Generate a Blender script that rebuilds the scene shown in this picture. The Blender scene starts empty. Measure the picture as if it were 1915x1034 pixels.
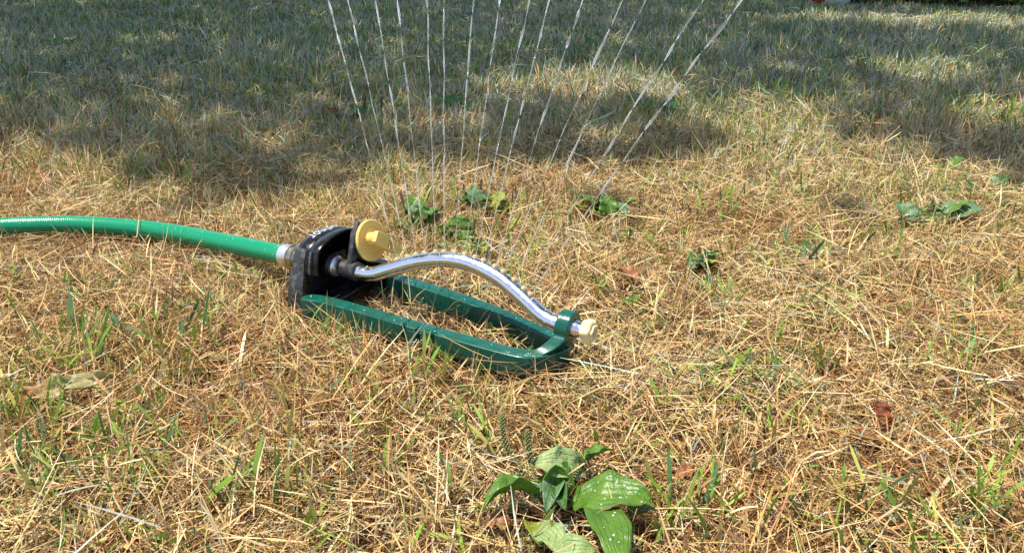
import bpy, bmesh, math, random
import numpy as np
from mathutils import Vector, Matrix

random.seed(7)
RNG = np.random.default_rng(11)
scene = bpy.context.scene
R = math.radians

# ------------------------------------------------------------------ camera
F_PX, CAM_H, PITCH = 1450.0, 0.42, R(24.5)       # focal length in photo pixels, camera height, tilt down
cam = bpy.data.objects.new('camera', bpy.data.cameras.new('camera'))
scene.collection.objects.link(cam)
cam.location = (0, 0, CAM_H)
cam.rotation_euler = (R(90) - PITCH, 0, 0)
cam.data.sensor_width = 36.0
cam.data.lens = 36.0 * F_PX / 1915.0
cam.data.clip_start = 0.02
cam.data.clip_end = 500
scene.camera = cam

# ------------------------------------------------------------------ world, sun, exposure
SHX, SHY = 0.34, -0.02                             # ground shift of a shadow per metre of height
sun_dir = Vector((-SHX, -SHY, 1)).normalized()     # towards the sun
SUN_EL = math.asin(sun_dir.z)
SUN_AZ = math.atan2(sun_dir.x, sun_dir.y)
world = bpy.data.worlds.new('World')
scene.world = world
world.use_nodes = True
wn = world.node_tree
wn.nodes.clear()
sky = wn.nodes.new('ShaderNodeTexSky')
sky.sky_type = 'NISHITA'
sky.sun_disc = False
sky.sun_elevation = SUN_EL
sky.sun_rotation = SUN_AZ
sky.air_density = 0.9
sky.dust_density = 1.3
sky.ozone_density = 0.9
bg = wn.nodes.new('ShaderNodeBackground')
bg.inputs['Strength'].default_value = 0.15
wo = wn.nodes.new('ShaderNodeOutputWorld')
wn.links.new(sky.outputs[0], bg.inputs['Color'])
wn.links.new(bg.outputs[0], wo.inputs['Surface'])
sun = bpy.data.objects.new('sun', bpy.data.lights.new('sun', 'SUN'))
scene.collection.objects.link(sun)
sun.data.energy = 5.0
sun.data.angle = R(0.5)
sun.data.color = (1.0, 0.94, 0.84)
sun.rotation_euler = sun_dir.to_track_quat('Z', 'Y').to_euler()
sun.location = (-2, 1, 6)
scene.view_settings.view_transform = 'Standard'
scene.view_settings.look = 'None'
scene.view_settings.exposure = 0.6
scene.view_settings.gamma = 1.0
scene.view_settings.use_curve_mapping = False

# ------------------------------------------------------------------ helpers
S_, C_ = math.sin(PITCH), math.cos(PITCH)


def P(px, py, z=0.0):
    """world point seen at a photo pixel, at height z"""
    X = px - 957.5
    Y = py - 517.0
    t = (CAM_H - z) / (F_PX * S_ + Y * C_)
    return Vector((X * t, (F_PX * C_ - Y * S_) * t, z))


def tag(o, label=None, cat=None, group=None, kind=None):
    if label: o['label'] = label
    if cat: o['category'] = cat
    if group: o['group'] = group
    if kind: o['kind'] = kind
    return o


def empty(name, loc):
    o = bpy.data.objects.new(name, None)
    o.location = loc
    o.empty_display_size = 0.02
    scene.collection.objects.link(o)
    return o


def origin_of(o):
    v = Vector((0, 0, 0))
    while o is not None:
        v += o.location
        o = o.parent
    return v


def mesh_obj(name, geo, mat, parent=None, smooth=True, loc=None, bevel=0, segs=2, autosmooth=None, uvs=None):
    verts, faces = geo
    org = origin_of(parent) if parent is not None else Vector((0, 0, 0))
    if loc is not None:
        org = org + Vector(loc) if parent is not None else Vector(loc)
    me = bpy.data.meshes.new(name)
    me.from_pydata([tuple(Vector(v) - org) for v in verts], [], faces)
    if uvs is not None:
        ul = me.uv_layers.new(name='UVMap')
        idx = np.empty(len(me.loops), dtype=np.int32)
        me.loops.foreach_get('vertex_index', idx)
        ul.data.foreach_set('uv', np.asarray(uvs, dtype=np.float32)[idx].ravel())
    bm = bmesh.new(); bm.from_mesh(me)
    bmesh.ops.recalc_face_normals(bm, faces=bm.faces)
    if smooth:
        for f in bm.faces: f.smooth = True
        if autosmooth:
            for e in bm.edges:
                if len(e.link_faces) == 2 and e.calc_face_angle(0) > autosmooth: e.smooth = False
    bm.to_mesh(me); bm.free()
    o = bpy.data.objects.new(name, me)
    if parent is not None:
        o.parent = parent
    if loc is not None:
        o.location = loc
    scene.collection.objects.link(o)
    me.materials.append(mat)
    if bevel:
        m = o.modifiers.new('bevel', 'BEVEL'); m.width = bevel; m.segments = segs
        m.limit_method = 'ANGLE'; m.angle_limit = R(35); m.harden_normals = False
    return o


def join(*geos):
    V, Fc = [], []
    for v, f in geos:
        n = len(V)
        V += list(v)
        Fc += [tuple(i + n for i in q) for q in f]
    return V, Fc


def catmull(pts, per=8):
    pts = [Vector(p) for p in pts]
    out = []
    for i in range(len(pts) - 1):
        p0 = pts[max(i - 1, 0)]; p1 = pts[i]; p2 = pts[i + 1]; p3 = pts[min(i + 2, len(pts) - 1)]
        for k in range(per):
            t = k / per
            out.append(0.5 * ((2 * p1) + (p2 - p0) * t + (2 * p0 - 5 * p1 + 4 * p2 - p3) * t * t + (3 * p1 - p0 - 3 * p2 + p3) * t ** 3))
    out.append(pts[-1])
    return out


def tube(pts, rad, n=16, cap=True):
    pts = [Vector(p) for p in pts]
    if not hasattr(rad, '__len__'): rad = [rad] * len(pts)
    V, Fc = [], []
    nrm = None
    for i, p in enumerate(pts):
        d = (pts[min(i + 1, len(pts) - 1)] - pts[max(i - 1, 0)]).normalized()
        if nrm is None:
            nrm = d.orthogonal().normalized()
        nrm = (nrm - d * nrm.dot(d)).normalized()
        b = d.cross(nrm)
        for k in range(n):
            a = 2 * math.pi * k / n
            V.append(p + (nrm * math.cos(a) + b * math.sin(a)) * rad[i])
    for i in range(len(pts) - 1):
        for k in range(n):
            Fc.append((i * n + k, i * n + (k + 1) % n, (i + 1) * n + (k + 1) % n, (i + 1) * n + k))
    if cap:
        Fc.append(tuple(range(n - 1, -1, -1)))
        Fc.append(tuple((len(pts) - 1) * n + k for k in range(n)))
    return V, Fc


def lathe(p0, axis, prof, n=28, lobes=0, lobe_amp=0.0):
    """prof: list of (distance along axis, radius)"""
    axis = Vector(axis).normalized()
    u = axis.orthogonal().normalized(); w = axis.cross(u)
    V, Fc = [], []
    for (s, r) in prof:
        for k in range(n):
            a = 2 * math.pi * k / n
            rr = r * (1 + (lobe_amp * math.cos(lobes * a) if lobes else 0))
            V.append(Vector(p0) + axis * s + (u * math.cos(a) + w * math.sin(a)) * rr)
    m = len(prof)
    for i in range(m - 1):
        for k in range(n):
            Fc.append((i * n + k, i * n + (k + 1) % n, (i + 1) * n + (k + 1) % n, (i + 1) * n + k))
    Fc.append(tuple(range(n - 1, -1, -1)))
    Fc.append(tuple((m - 1) * n + k for k in range(n)))
    return V, Fc


def prism(poly, fn, t0, t1):
    """poly in 2D, fn(x, y, t) -> world"""
    n = len(poly)
    V = [fn(x, y, t0) for x, y in poly] + [fn(x, y, t1) for x, y in poly]
    Fc = [tuple(range(n - 1, -1, -1)), tuple(range(n, 2 * n))]
    for k in range(n):
        Fc.append((k, (k + 1) % n, n + (k + 1) % n, n + k))
    return V, Fc


# ------------------------------------------------------------------ materials
def new_mat(name):
    m = bpy.data.materials.new(name); m.use_nodes = True
    nt = m.node_tree
    b = nt.nodes['Principled BSDF']
    return m, nt, b


def noise_bump(nt, b, scale, strength, dist=0.001, coord='Object', detail=4):
    tc = nt.nodes.new('ShaderNodeTexCoord')
    n = nt.nodes.new('ShaderNodeTexNoise'); n.inputs['Scale'].default_value = scale; n.inputs['Detail'].default_value = detail
    bp = nt.nodes.new('ShaderNodeBump'); bp.inputs['Strength'].default_value = strength; bp.inputs['Distance'].default_value = dist
    nt.links.new(tc.outputs[coord], n.inputs['Vector'])
    nt.links.new(n.outputs['Fac'], bp.inputs['Height'])
    nt.links.new(bp.outputs[0], b.inputs['Normal'])
    return tc, n, bp


def plain(name, col, rough=0.5, metal=0.0, bump=None, var=None, spec=0.5, rvar=None):
    m, nt, b = new_mat(name)
    b.inputs['Base Color'].default_value = (*col, 1)
    b.inputs['Roughness'].default_value = rough
    b.inputs['Metallic'].default_value = metal
    b.inputs['Specular IOR Level'].default_value = spec
    if bump: noise_bump(nt, b, *bump)
    if var:
        scale, c2, lo, hi = var
        tc = nt.nodes.new('ShaderNodeTexCoord')
        n = nt.nodes.new('ShaderNodeTexNoise'); n.inputs['Scale'].default_value = scale; n.inputs['Detail'].default_value = 6
        rp = nt.nodes.new('ShaderNodeValToRGB')
        rp.color_ramp.elements[0].position = lo; rp.color_ramp.elements[0].color = (*col, 1)
        rp.color_ramp.elements[1].position = hi; rp.color_ramp.elements[1].color = (*c2, 1)
        nt.links.new(tc.outputs['Object'], n.inputs['Vector']); nt.links.new(n.outputs['Fac'], rp.inputs[0])
        nt.links.new(rp.outputs[0], b.inputs['Base Color'])
    if rvar:
        scale, lo, hi = rvar
        tc = nt.nodes.new('ShaderNodeTexCoord')
        n = nt.nodes.new('ShaderNodeTexNoise'); n.inputs['Scale'].default_value = scale; n.inputs['Detail'].default_value = 5
        mr = nt.nodes.new('ShaderNodeMapRange')
        mr.inputs['From Min'].default_value = 0.35; mr.inputs['From Max'].default_value = 0.65
        mr.inputs['To Min'].default_value = lo; mr.inputs['To Max'].default_value = hi
        nt.links.new(tc.outputs['Object'], n.inputs['Vector']); nt.links.new(n.outputs['Fac'], mr.inputs[0])
        nt.links.new(mr.outputs[0], b.inputs['Roughness'])
    return m


M_frame = plain('green_plastic', (0.004, 0.074, 0.050), 0.22, bump=(260, 0.22, 0.0005), var=(60, (0.010, 0.11, 0.078), 0.45, 0.8), rvar=(90, 0.14, 0.36))
M_black = plain('black_plastic', (0.005, 0.005, 0.006), 0.2, bump=(420, 0.2, 0.0004), rvar=(120, 0.12, 0.4))
M_grime = plain('grey_black_plastic', (0.03, 0.031, 0.032), 0.45, bump=(500, 0.5, 0.0006), var=(160, (0.10, 0.10, 0.098), 0.5, 0.68), rvar=(140, 0.25, 0.6))
M_yellow = plain('yellow_plastic', (0.76, 0.52, 0.14), 0.38, bump=(300, 0.12, 0.0004), var=(50, (0.68, 0.46, 0.13), 0.4, 0.7))
M_cream = plain('cream_plastic', (0.78, 0.63, 0.33), 0.42, bump=(300, 0.12, 0.0004))
M_nozzle = plain('nozzle_plastic', (0.42, 0.34, 0.17), 0.45)
M_alu = plain('aluminium', (0.76, 0.76, 0.79), 0.21, 1.0, bump=(330, 0.18, 0.0003), rvar=(150, 0.15, 0.3))
M_steel = plain('steel', (0.84, 0.83, 0.80), 0.38, 1.0, bump=(400, 0.3, 0.0004))
M_brass = plain('dull_brass', (0.42, 0.36, 0.25), 0.3, 1.0, bump=(400, 0.5, 0.0005))
M_white = plain('white_print', (0.52, 0.57, 0.64), 0.4)
M_soil = plain('soil', (0.075, 0.042, 0.026), 0.95, bump=(90, 1.0, 0.01), var=(35, (0.17, 0.10, 0.055), 0.4, 0.65), spec=0.2)
M_bark = plain('bark', (0.11, 0.08, 0.06), 0.9, bump=(30, 1.0, 0.02))
M_stone = plain('pale_glaze', (0.72, 0.74, 0.68), 0.4, var=(12, (0.55, 0.58, 0.52), 0.4, 0.7))
M_red = plain('red_glaze', (0.45, 0.05, 0.03), 0.4)
M_spike = plain('spike_green', (0.14, 0.17, 0.045), 0.6, var=(300, (0.2, 0.16, 0.06), 0.45, 0.6))
M_spike_dry = plain('spike_brown', (0.12, 0.07, 0.045), 0.7, var=(300, (0.2, 0.12, 0.07), 0.45, 0.6))


def hose_mat():
    m, nt, b = new_mat('green_hose_vinyl')
    b.inputs['Roughness'].default_value = 0.24
    uv = nt.nodes.new('ShaderNodeUVMap'); uv.uv_map = 'UVMap'
    wv = []
    for sgn in (1, -1):
        mp = nt.nodes.new('ShaderNodeMapping'); mp.inputs['Rotation'].default_value = (0, 0, sgn * R(38))
        w = nt.nodes.new('ShaderNodeTexWave'); w.inputs['Scale'].default_value = 62; w.inputs['Distortion'].default_value = 0.4
        nt.links.new(uv.outputs[0], mp.inputs[0]); nt.links.new(mp.outputs[0], w.inputs['Vector']); wv.append(w)
    mx = nt.nodes.new('ShaderNodeMath'); mx.operation = 'MAXIMUM'
    nt.links.new(wv[0].outputs['Fac'], mx.inputs[0]); nt.links.new(wv[1].outputs['Fac'], mx.inputs[1])
    rp = nt.nodes.new('ShaderNodeValToRGB')
    rp.color_ramp.elements[0].color = (0.0, 0.15, 0.062, 1); rp.color_ramp.elements[1].color = (0.0, 0.26, 0.115, 1)
    nt.links.new(mx.outputs[0], rp.inputs[0]); nt.links.new(rp.outputs[0], b.inputs['Base Color'])
    bp = nt.nodes.new('ShaderNodeBump'); bp.inputs['Strength'].default_value = 0.25; bp.inputs['Distance'].default_value = 0.0005
    nt.links.new(mx.outputs[0], bp.inputs['Height'])
    tc = nt.nodes.new('ShaderNodeTexCoord')
    n = nt.nodes.new('ShaderNodeTexNoise'); n.inputs['Scale'].default_value = 350; n.inputs['Detail'].default_value = 3
    bp2 = nt.nodes.new('ShaderNodeBump'); bp2.inputs['Strength'].default_value = 0.3; bp2.inputs['Distance'].default_value = 0.0006
    nt.links.new(tc.outputs['Object'], n.inputs['Vector']); nt.links.new(n.outputs['Fac'], bp2.inputs['Height'])
    nt.links.new(bp.outputs[0], bp2.inputs['Normal']); nt.links.new(bp2.outputs[0], b.inputs['Normal'])
    return m


M_hose = hose_mat()


def foliage_attr_mat(name, rough=0.5, trans=0.15, spec=0.4):
    """blade colour from the blade's own stored colour, thin and a little translucent"""
    m, nt, b = new_mat(name)
    at = nt.nodes.new('ShaderNodeAttribute'); at.attribute_name = 'Col'
    b.inputs['Roughness'].default_value = rough
    b.inputs['Specular IOR Level'].default_value = spec
    nt.links.new(at.outputs['Color'], b.inputs['Base Color'])
    tr = nt.nodes.new('ShaderNodeBsdfTranslucent')
    nt.links.new(at.outputs['Color'], tr.inputs['Color'])
    mx = nt.nodes.new('ShaderNodeMixShader'); mx.inputs[0].default_value = trans
    out = nt.nodes['Material Output']
    nt.links.new(b.outputs[0], mx.inputs[1]); nt.links.new(tr.outputs[0], mx.inputs[2]); nt.links.new(mx.outputs[0], out.inputs['Surface'])
    return m


M_grass = foliage_attr_mat('grass_blades')


def leaf_mat(name, c1, c2, rough=0.36, trans=0.25, edge=None, vein=(0.2, 0.3, 0.1), veins=7):
    m, nt, b = new_mat(name)
    uv = nt.nodes.new('ShaderNodeUVMap'); uv.uv_map = 'UVMap'
    tc = nt.nodes.new('ShaderNodeTexCoord')
    n = nt.nodes.new('ShaderNodeTexNoise'); n.inputs['Scale'].default_value = 55; n.inputs['Detail'].default_value = 5
    rp = nt.nodes.new('ShaderNodeValToRGB')
    rp.color_ramp.elements[0].position = 0.35; rp.color_ramp.elements[0].color = (*c1, 1)
    rp.color_ramp.elements[1].position = 0.68; rp.color_ramp.elements[1].color = (*c2, 1)
    nt.links.new(tc.outputs['Object'], n.inputs['Vector']); nt.links.new(n.outputs['Fac'], rp.inputs[0])
    sep = nt.nodes.new('ShaderNodeSeparateXYZ'); nt.links.new(uv.outputs[0], sep.inputs[0])
    # parallel ribs running from base to tip
    mul = nt.nodes.new('ShaderNodeMath'); mul.operation = 'MULTIPLY'; mul.inputs[1].default_value = math.pi * veins
    cs = nt.nodes.new('ShaderNodeMath'); cs.operation = 'COSINE'
    ab = nt.nodes.new('ShaderNodeMath'); ab.operation = 'ABSOLUTE'
    pw = nt.nodes.new('ShaderNodeMath'); pw.operation = 'POWER'; pw.inputs[1].default_value = 26
    sub = nt.nodes.new('ShaderNodeMath'); sub.operation = 'SUBTRACT'; sub.inputs[1].default_value = 0.5
    nt.links.new(sep.outputs['X'], sub.inputs[0]); nt.links.new(sub.outputs[0], mul.inputs[0])
    nt.links.new(mul.outputs[0], cs.inputs[0]); nt.links.new(cs.outputs[0], ab.inputs[0]); nt.links.new(ab.outputs[0], pw.inputs[0])
    mixv = nt.nodes.new('ShaderNodeMixRGB'); mixv.inputs[2].default_value = (*vein, 1)
    sc = nt.nodes.new('ShaderNodeMath'); sc.operation = 'MULTIPLY'; sc.inputs[1].default_value = 0.16
    nt.links.new(pw.outputs[0], sc.inputs[0]); nt.links.new(sc.outputs[0], mixv.inputs[0]); nt.links.new(rp.outputs[0], mixv.inputs[1])
    col = mixv.outputs[0]
    if edge:
        ecol, lo, hi, axis = edge
        mr = nt.nodes.new('ShaderNodeMapRange'); mr.inputs['From Min'].default_value = lo; mr.inputs['From Max'].default_value = hi
        ad = nt.nodes.new('ShaderNodeMath'); ad.operation = 'MULTIPLY_ADD'; ad.inputs[1].default_value = 0.35
        nt.links.new(n.outputs['Fac'], ad.inputs[0])
        nt.links.new(sep.outputs[axis], ad.inputs[2]); nt.links.new(ad.outputs[0], mr.inputs[0])
        me_ = nt.nodes.new('ShaderNodeMixRGB'); me_.inputs[2].default_value = (*ecol, 1)
        nt.links.new(mr.outputs[0], me_.inputs[0]); nt.links.new(col, me_.inputs[1]); col = me_.outputs[0]
    nt.links.new(col, b.inputs['Base Color'])
    b.inputs['Roughness'].default_value = rough
    bp = nt.nodes.new('ShaderNodeBump'); bp.inputs['Strength'].default_value = 0.5; bp.inputs['Distance'].default_value = 0.0012
    bp.invert = True
    nt.links.new(pw.outputs[0], bp.inputs['Height'])
    bp2 = nt.nodes.new('ShaderNodeBump'); bp2.inputs['Strength'].default_value = 0.7; bp2.inputs['Distance'].default_value = 0.0035
    n2 = nt.nodes.new('ShaderNodeTexNoise'); n2.inputs['Scale'].default_value = 120; n2.inputs['Detail'].default_value = 4
    nt.links.new(tc.outputs['Object'], n2.inputs['Vector']); nt.links.new(n2.outputs['Fac'], bp2.inputs['Height'])
    nt.links.new(bp.outputs[0], bp2.inputs['Normal']); nt.links.new(bp2.outputs[0], b.inputs['Normal'])
    tr = nt.nodes.new('ShaderNodeBsdfTranslucent'); nt.links.new(col, tr.inputs['Color'])
    mx = nt.nodes.new('ShaderNodeMixShader'); mx.inputs[0].default_value = trans
    out = nt.nodes['Material Output']
    nt.links.new(b.outputs[0], mx.inputs[1]); nt.links.new(tr.outputs[0], mx.inputs[2]); nt.links.new(mx.outputs[0], out.inputs['Surface'])
    return m


M_leaf = leaf_mat('plantain_green', (0.085, 0.20, 0.02), (0.155, 0.285, 0.032), trans=.32, rough=.36)
M_leaf_dark = leaf_mat('plantain_dark', (0.035, 0.13, 0.025), (0.07, 0.19, 0.035))
M_leaf_pale = leaf_mat('plantain_pale', (0.25, 0.36, 0.12), (0.38, 0.46, 0.18), rough=0.5, edge=((0.28, 0.2, 0.06), 1.05, 1.2, 'Y'))
M_leaf_grey = leaf_mat('plantain_grey', (0.12, 0.22, 0.10), (0.19, 0.31, 0.14), rough=0.33)
M_leaf_shade_lift = leaf_mat('plantain_shade_lift', (0.06, 0.20, 0.05), (0.12, 0.32, 0.07), rough=0.5)  # leaf green lightened so the tree's shade is offset in the colour
M_leaf_yellow = leaf_mat('plantain_yellow', (0.25, 0.30, 0.03), (0.36, 0.38, 0.05))
M_dead_leaf = leaf_mat('fallen_leaf_olive', (0.24, 0.22, 0.07), (0.42, 0.36, 0.15), rough=0.45, edge=((0.34, 0.16, 0.045), 0.60, 0.36, 'Y'), vein=(0.5, 0.45, 0.2), veins=1)
M_brown_leaf = leaf_mat('fallen_leaf_brown', (0.24, 0.085, 0.035), (0.42, 0.19, 0.08), rough=0.45, vein=(0.35, 0.2, 0.1), veins=1)
M_red_leaf = leaf_mat('fallen_leaf_red', (0.16, 0.035, 0.018), (0.4, 0.15, 0.05), rough=0.45, vein=(0.35, 0.2, 0.1), veins=1)


def water_mat():
    m, nt, b = new_mat('water')
    b.inputs['Base Color'].default_value = (0.93, 0.97, 1.0, 1)
    b.inputs['Roughness'].default_value = 0.12
    b.inputs['IOR'].default_value = 1.33
    b.inputs['Transmission Weight'].default_value = 0.75
    b.inputs['Specular IOR Level'].default_value = 1.0
    noise_bump(nt, b, 260, 0.35, 0.0006)
    # clear stretches alternate with broken, glinting ones
    tc = nt.nodes.new('ShaderNodeTexCoord')
    n = nt.nodes.new('ShaderNodeTexNoise'); n.inputs['Scale'].default_value = 45; n.inputs['Detail'].default_value = 3
    mr = nt.nodes.new('ShaderNodeMapRange')
    mr.inputs['From Min'].default_value = 0.42; mr.inputs['From Max'].default_value = 0.60
    mr.inputs['To Min'].default_value = 0.25; mr.inputs['To Max'].default_value = 0.95
    nt.links.new(tc.outputs['Object'], n.inputs['Vector']); nt.links.new(n.outputs['Fac'], mr.inputs[0])
    tr = nt.nodes.new('ShaderNodeBsdfTransparent')
    mx = nt.nodes.new('ShaderNodeMixShader')
    nt.links.new(mr.outputs[0], mx.inputs[0]); nt.links.new(tr.outputs[0], mx.inputs[1]); nt.links.new(b.outputs[0], mx.inputs[2])
    nt.links.new(mx.outputs[0], nt.nodes['Material Output'].inputs['Surface'])
    return m


M_water = water_mat()


def drop_mat():
    m, nt, b = new_mat('water_drops')
    b.inputs['Base Color'].default_value = (0.9, 0.93, 0.96, 1)  # whitened water: sun glints on the drops put partly into the colour
    b.inputs['Roughness'].default_value = 0.08
    b.inputs['IOR'].default_value = 1.33
    b.inputs['Transmission Weight'].default_value = 0.45
    return m


M_drop = drop_mat()


# ------------------------------------------------------------------ smooth random field
class Field:
    def __init__(self, seed, cell, n=256):
        r = np.random.default_rng(seed)
        self.g = r.random((n, n)); self.c = cell; self.n = n

    def __call__(self, x, y):
        fx = np.asarray(x) / self.c + 1000.3; fy = np.asarray(y) / self.c + 1000.7
        ix = np.floor(fx).astype(int); iy = np.floor(fy).astype(int)
        u = fx - ix; v = fy - iy
        u = u * u * (3 - 2 * u); v = v * v * (3 - 2 * v)
        n = self.n; g = self.g
        a = g[ix % n, iy % n]; b_ = g[(ix + 1) % n, iy % n]; c = g[ix % n, (iy + 1) % n]; d = g[(ix + 1) % n, (iy + 1) % n]
        return (a * (1 - u) + b_ * u) * (1 - v) + (c * (1 - u) + d * u) * v


f_big, f_mid, f_small, f_tiny = Field(1, 0.9), Field(2, 0.28), Field(3, 0.09), Field(4, 0.035)
f_or, f_or2 = Field(5, 0.2), Field(6, 0.07)


def height(x, y):
    return 0.010 * (f_mid(x, y) - 0.5) + 0.008 * (f_small(x, y) - 0.5) + 0.003 * (f_tiny(x, y) - 0.5)


# ------------------------------------------------------------------ ground sheet
def ground():
    xs = np.concatenate([[-200, -60, -20, -8, -5], np.arange(-3.2, 3.21, 0.04), [5, 8, 20, 60, 200]])
    ys = np.concatenate([[-200, -60, -20, -5, -1], np.arange(0.1, 3.0, 0.04), np.arange(3.0, 6.0, 0.12), [8, 12, 20, 60, 250]])
    X, Y = np.meshgrid(xs, ys)
    Z = height(X, Y)
    Z = np.where((abs(X) > 4) | (Y < 0) | (Y > 7), 0, Z) - 0.004
    V = np.stack([X, Y, Z], -1).reshape(-1, 3)
    nx, ny = len(xs), len(ys)
    i = np.arange(nx - 1); j = np.arange(ny - 1)
    I, J = np.meshgrid(i, j)
    a = (J * nx + I).ravel()
    Fc = np.stack([a, a + 1, a + 1 + nx, a + nx], -1)
    m, nt, b = new_mat('lawn_soil')
    tc = nt.nodes.new('ShaderNodeTexCoord')
    n = nt.nodes.new('ShaderNodeTexNoise'); n.inputs['Scale'].default_value = 9; n.inputs['Detail'].default_value = 8; n.inputs['Roughness'].default_value = 0.7
    rp = nt.nodes.new('ShaderNodeValToRGB')
    e = rp.color_ramp.elements
    e[0].position = 0.35; e[0].color = (0.05, 0.024, 0.012, 1)
    e[1].position = 0.68; e[1].color = (0.20, 0.095, 0.038, 1)
    k = rp.color_ramp.elements.new(0.5); k.color = (0.11, 0.052, 0.024, 1)
    nt.links.new(tc.outputs['Object'], n.inputs['Vector']); nt.links.new(n.outputs['Fac'], rp.inputs[0])
    # dry lawn colour where the modelled blades end, off to the sides
    sp = nt.nodes.new('ShaderNodeSeparateXYZ'); nt.links.new(tc.outputs['Object'], sp.inputs[0])
    ax_ = nt.nodes.new('ShaderNodeMath'); ax_.operation = 'ABSOLUTE'; nt.links.new(sp.outputs['X'], ax_.inputs[0])
    ma = nt.nodes.new('ShaderNodeMath'); ma.operation = 'MULTIPLY_ADD'; ma.inputs[1].default_value = -0.7
    nt.links.new(sp.outputs['Y'], ma.inputs[0]); nt.links.new(ax_.outputs[0], ma.inputs[2])
    mr = nt.nodes.new('ShaderNodeMapRange'); mr.inputs['From Min'].default_value = 0.36; mr.inputs['From Max'].default_value = 0.46
    nt.links.new(ma.outputs[0], mr.inputs[0])
    n3 = nt.nodes.new('ShaderNodeTexNoise'); n3.inputs['Scale'].default_value = 60; n3.inputs['Detail'].default_value = 9; n3.inputs['Roughness'].default_value = 0.8
    r3 = nt.nodes.new('ShaderNodeValToRGB')
    r3.color_ramp.elements[0].position = 0.38; r3.color_ramp.elements[0].color = (0.12, 0.08, 0.035, 1)
    r3.color_ramp.elements[1].position = 0.62; r3.color_ramp.elements[1].color = (0.50, 0.37, 0.18, 1)
    nt.links.new(tc.outputs['Object'], n3.inputs['Vector']); nt.links.new(n3.outputs['Fac'], r3.inputs[0])
    mg = nt.nodes.new('ShaderNodeMixRGB'); nt.links.new(mr.outputs[0], mg.inputs[0]); nt.links.new(rp.outputs[0], mg.inputs[1]); nt.links.new(r3.outputs[0], mg.inputs[2])
    nt.links.new(mg.outputs[0], b.inputs['Base Color'])
    b.inputs['Roughness'].default_value = 0.95; b.inputs['Specular IOR Level'].default_value = 0.15
    n2 = nt.nodes.new('ShaderNodeTexNoise'); n2.inputs['Scale'].default_value = 160; n2.inputs['Detail'].default_value = 6
    bp = nt.nodes.new('ShaderNodeBump'); bp.inputs['Strength'].default_value = 1.0; bp.inputs['Distance'].default_value = 0.006
    nt.links.new(tc.outputs['Object'], n2.inputs['Vector']); nt.links.new(n2.outputs['Fac'], bp.inputs['Height']); nt.links.new(bp.outputs[0], b.inputs['Normal'])
    me = bpy.data.meshes.new('ground')
    me.from_pydata(V.tolist(), [], Fc.tolist())
    me.polygons.foreach_set('use_smooth', np.ones(len(me.polygons), dtype=bool))
    me.materials.append(m)
    o = bpy.data.objects.new('ground', me); scene.collection.objects.link(o)
    tag(o, kind='structure')


ground()

# ------------------------------------------------------------------ sprinkler frame of reference
AX = Vector((0.868, -0.497, 0)).normalized()
VX = Vector((0.497, 0.868, 0)).normalized()
C0 = P(632, 498, 0.05); C0.z = 0


def L(a, v, w):
    p = C0 + AX * a + VX * v
    return Vector((p.x, p.y, w))


RAIL = [(-0.009, -0.0535, 0.0295), (0.010, -0.0475, 0.031), (0.05, -0.0445, 0.031), (0.12, -0.0445, 0.031), (0.2, -0.044, 0.031), (0.264, -0.042, 0.031), (0.283, -0.035, 0.031),
        (0.2925, -0.020, 0.029), (0.295, 0.0, 0.024), (0.290, 0.013, 0.023), (0.277, 0.021, 0.0225), (0.25, 0.028, 0.022),
        (0.175, 0.040, 0.026), (0.09, 0.0445, 0.029), (0.012, 0.046, 0.030)]
rail_path = catmull([L(*p) for p in RAIL], 8)
HOSE = [P(-1100, 600, 0.016), P(-760, 500, 0.016), P(-420, 452, 0.02), P(-200, 432, 0.022), P(0, 423, 0.024), P(150, 420, 0.025), P(300, 432, 0.028), P(420, 454, 0.036), P(500, 470, 0.044), P(536, 478, 0.048)]
hose_path = catmull(HOSE, 12)

# ------------------------------------------------------------------ grass
COLS = {k: np.array(v) for k, v in dict(
    pale=(0.79, 0.61, 0.33), straw=(0.69, 0.49, 0.215), gold=(0.58, 0.36, 0.125), orange=(0.48, 0.235, 0.08),
    brown=(0.14, 0.062, 0.026), grey=(0.47, 0.52, 0.40), olive=(0.37, 0.38, 0.09), green=(0.22, 0.37, 0.045), deep=(0.07, 0.17, 0.06)).items()}


def blades(x, y, z0, az, length, el0, el1, width, col, twist, bend, segs=3, taper=0.25):
    N = len(x)
    K = segs + 1
    s = np.linspace(0, 1, K)
    P_ = np.zeros((N, K, 3))
    P_[:, 0, 0] = x; P_[:, 0, 1] = y; P_[:, 0, 2] = z0
    dirs = np.zeros((N, K, 3))
    for k in range(K):
        e = el0 + (el1 - el0) * s[k]
        a = az + bend * s[k]
        dirs[:, k] = np.stack([np.cos(e) * np.cos(a), np.cos(e) * np.sin(a), np.sin(e)], -1)
        if k:
            P_[:, k] = P_[:, k - 1] + dirs[:, k - 1] * (length / segs)[:, None]
    hor = np.stack([-np.sin(az), np.cos(az), np.zeros(N)], -1)[:, None, :].repeat(K, 1)
    up = np.cross(dirs, hor)
    side = hor * np.cos(twist)[:, None, None] + up * np.sin(twist)[:, None, None]
    wprof = np.array([0.8] + [1.0] * (K - 2) + [taper]) if K > 2 else np.array([1, taper])
    W = 0.5 * width[:, None] * wprof[None]
    A = P_ - side * W[..., None]; B = P_ + side * W[..., None]
    V = np.stack([A, B], 2).reshape(N, K * 2, 3)
    base = (np.arange(N) * K * 2)[:, None]
    q = []
    for k in range(segs):
        q.append(base + np.array([2 * k, 2 * k + 1, 2 * k + 3, 2 * k + 2])[None])
    Fc = np.stack(q, 1).reshape(-1, 4)
    Cc = np.repeat(col[:, None, :], K * 2, 1)
    return V.reshape(-1, 3), Fc, Cc.reshape(-1, 3)


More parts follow.
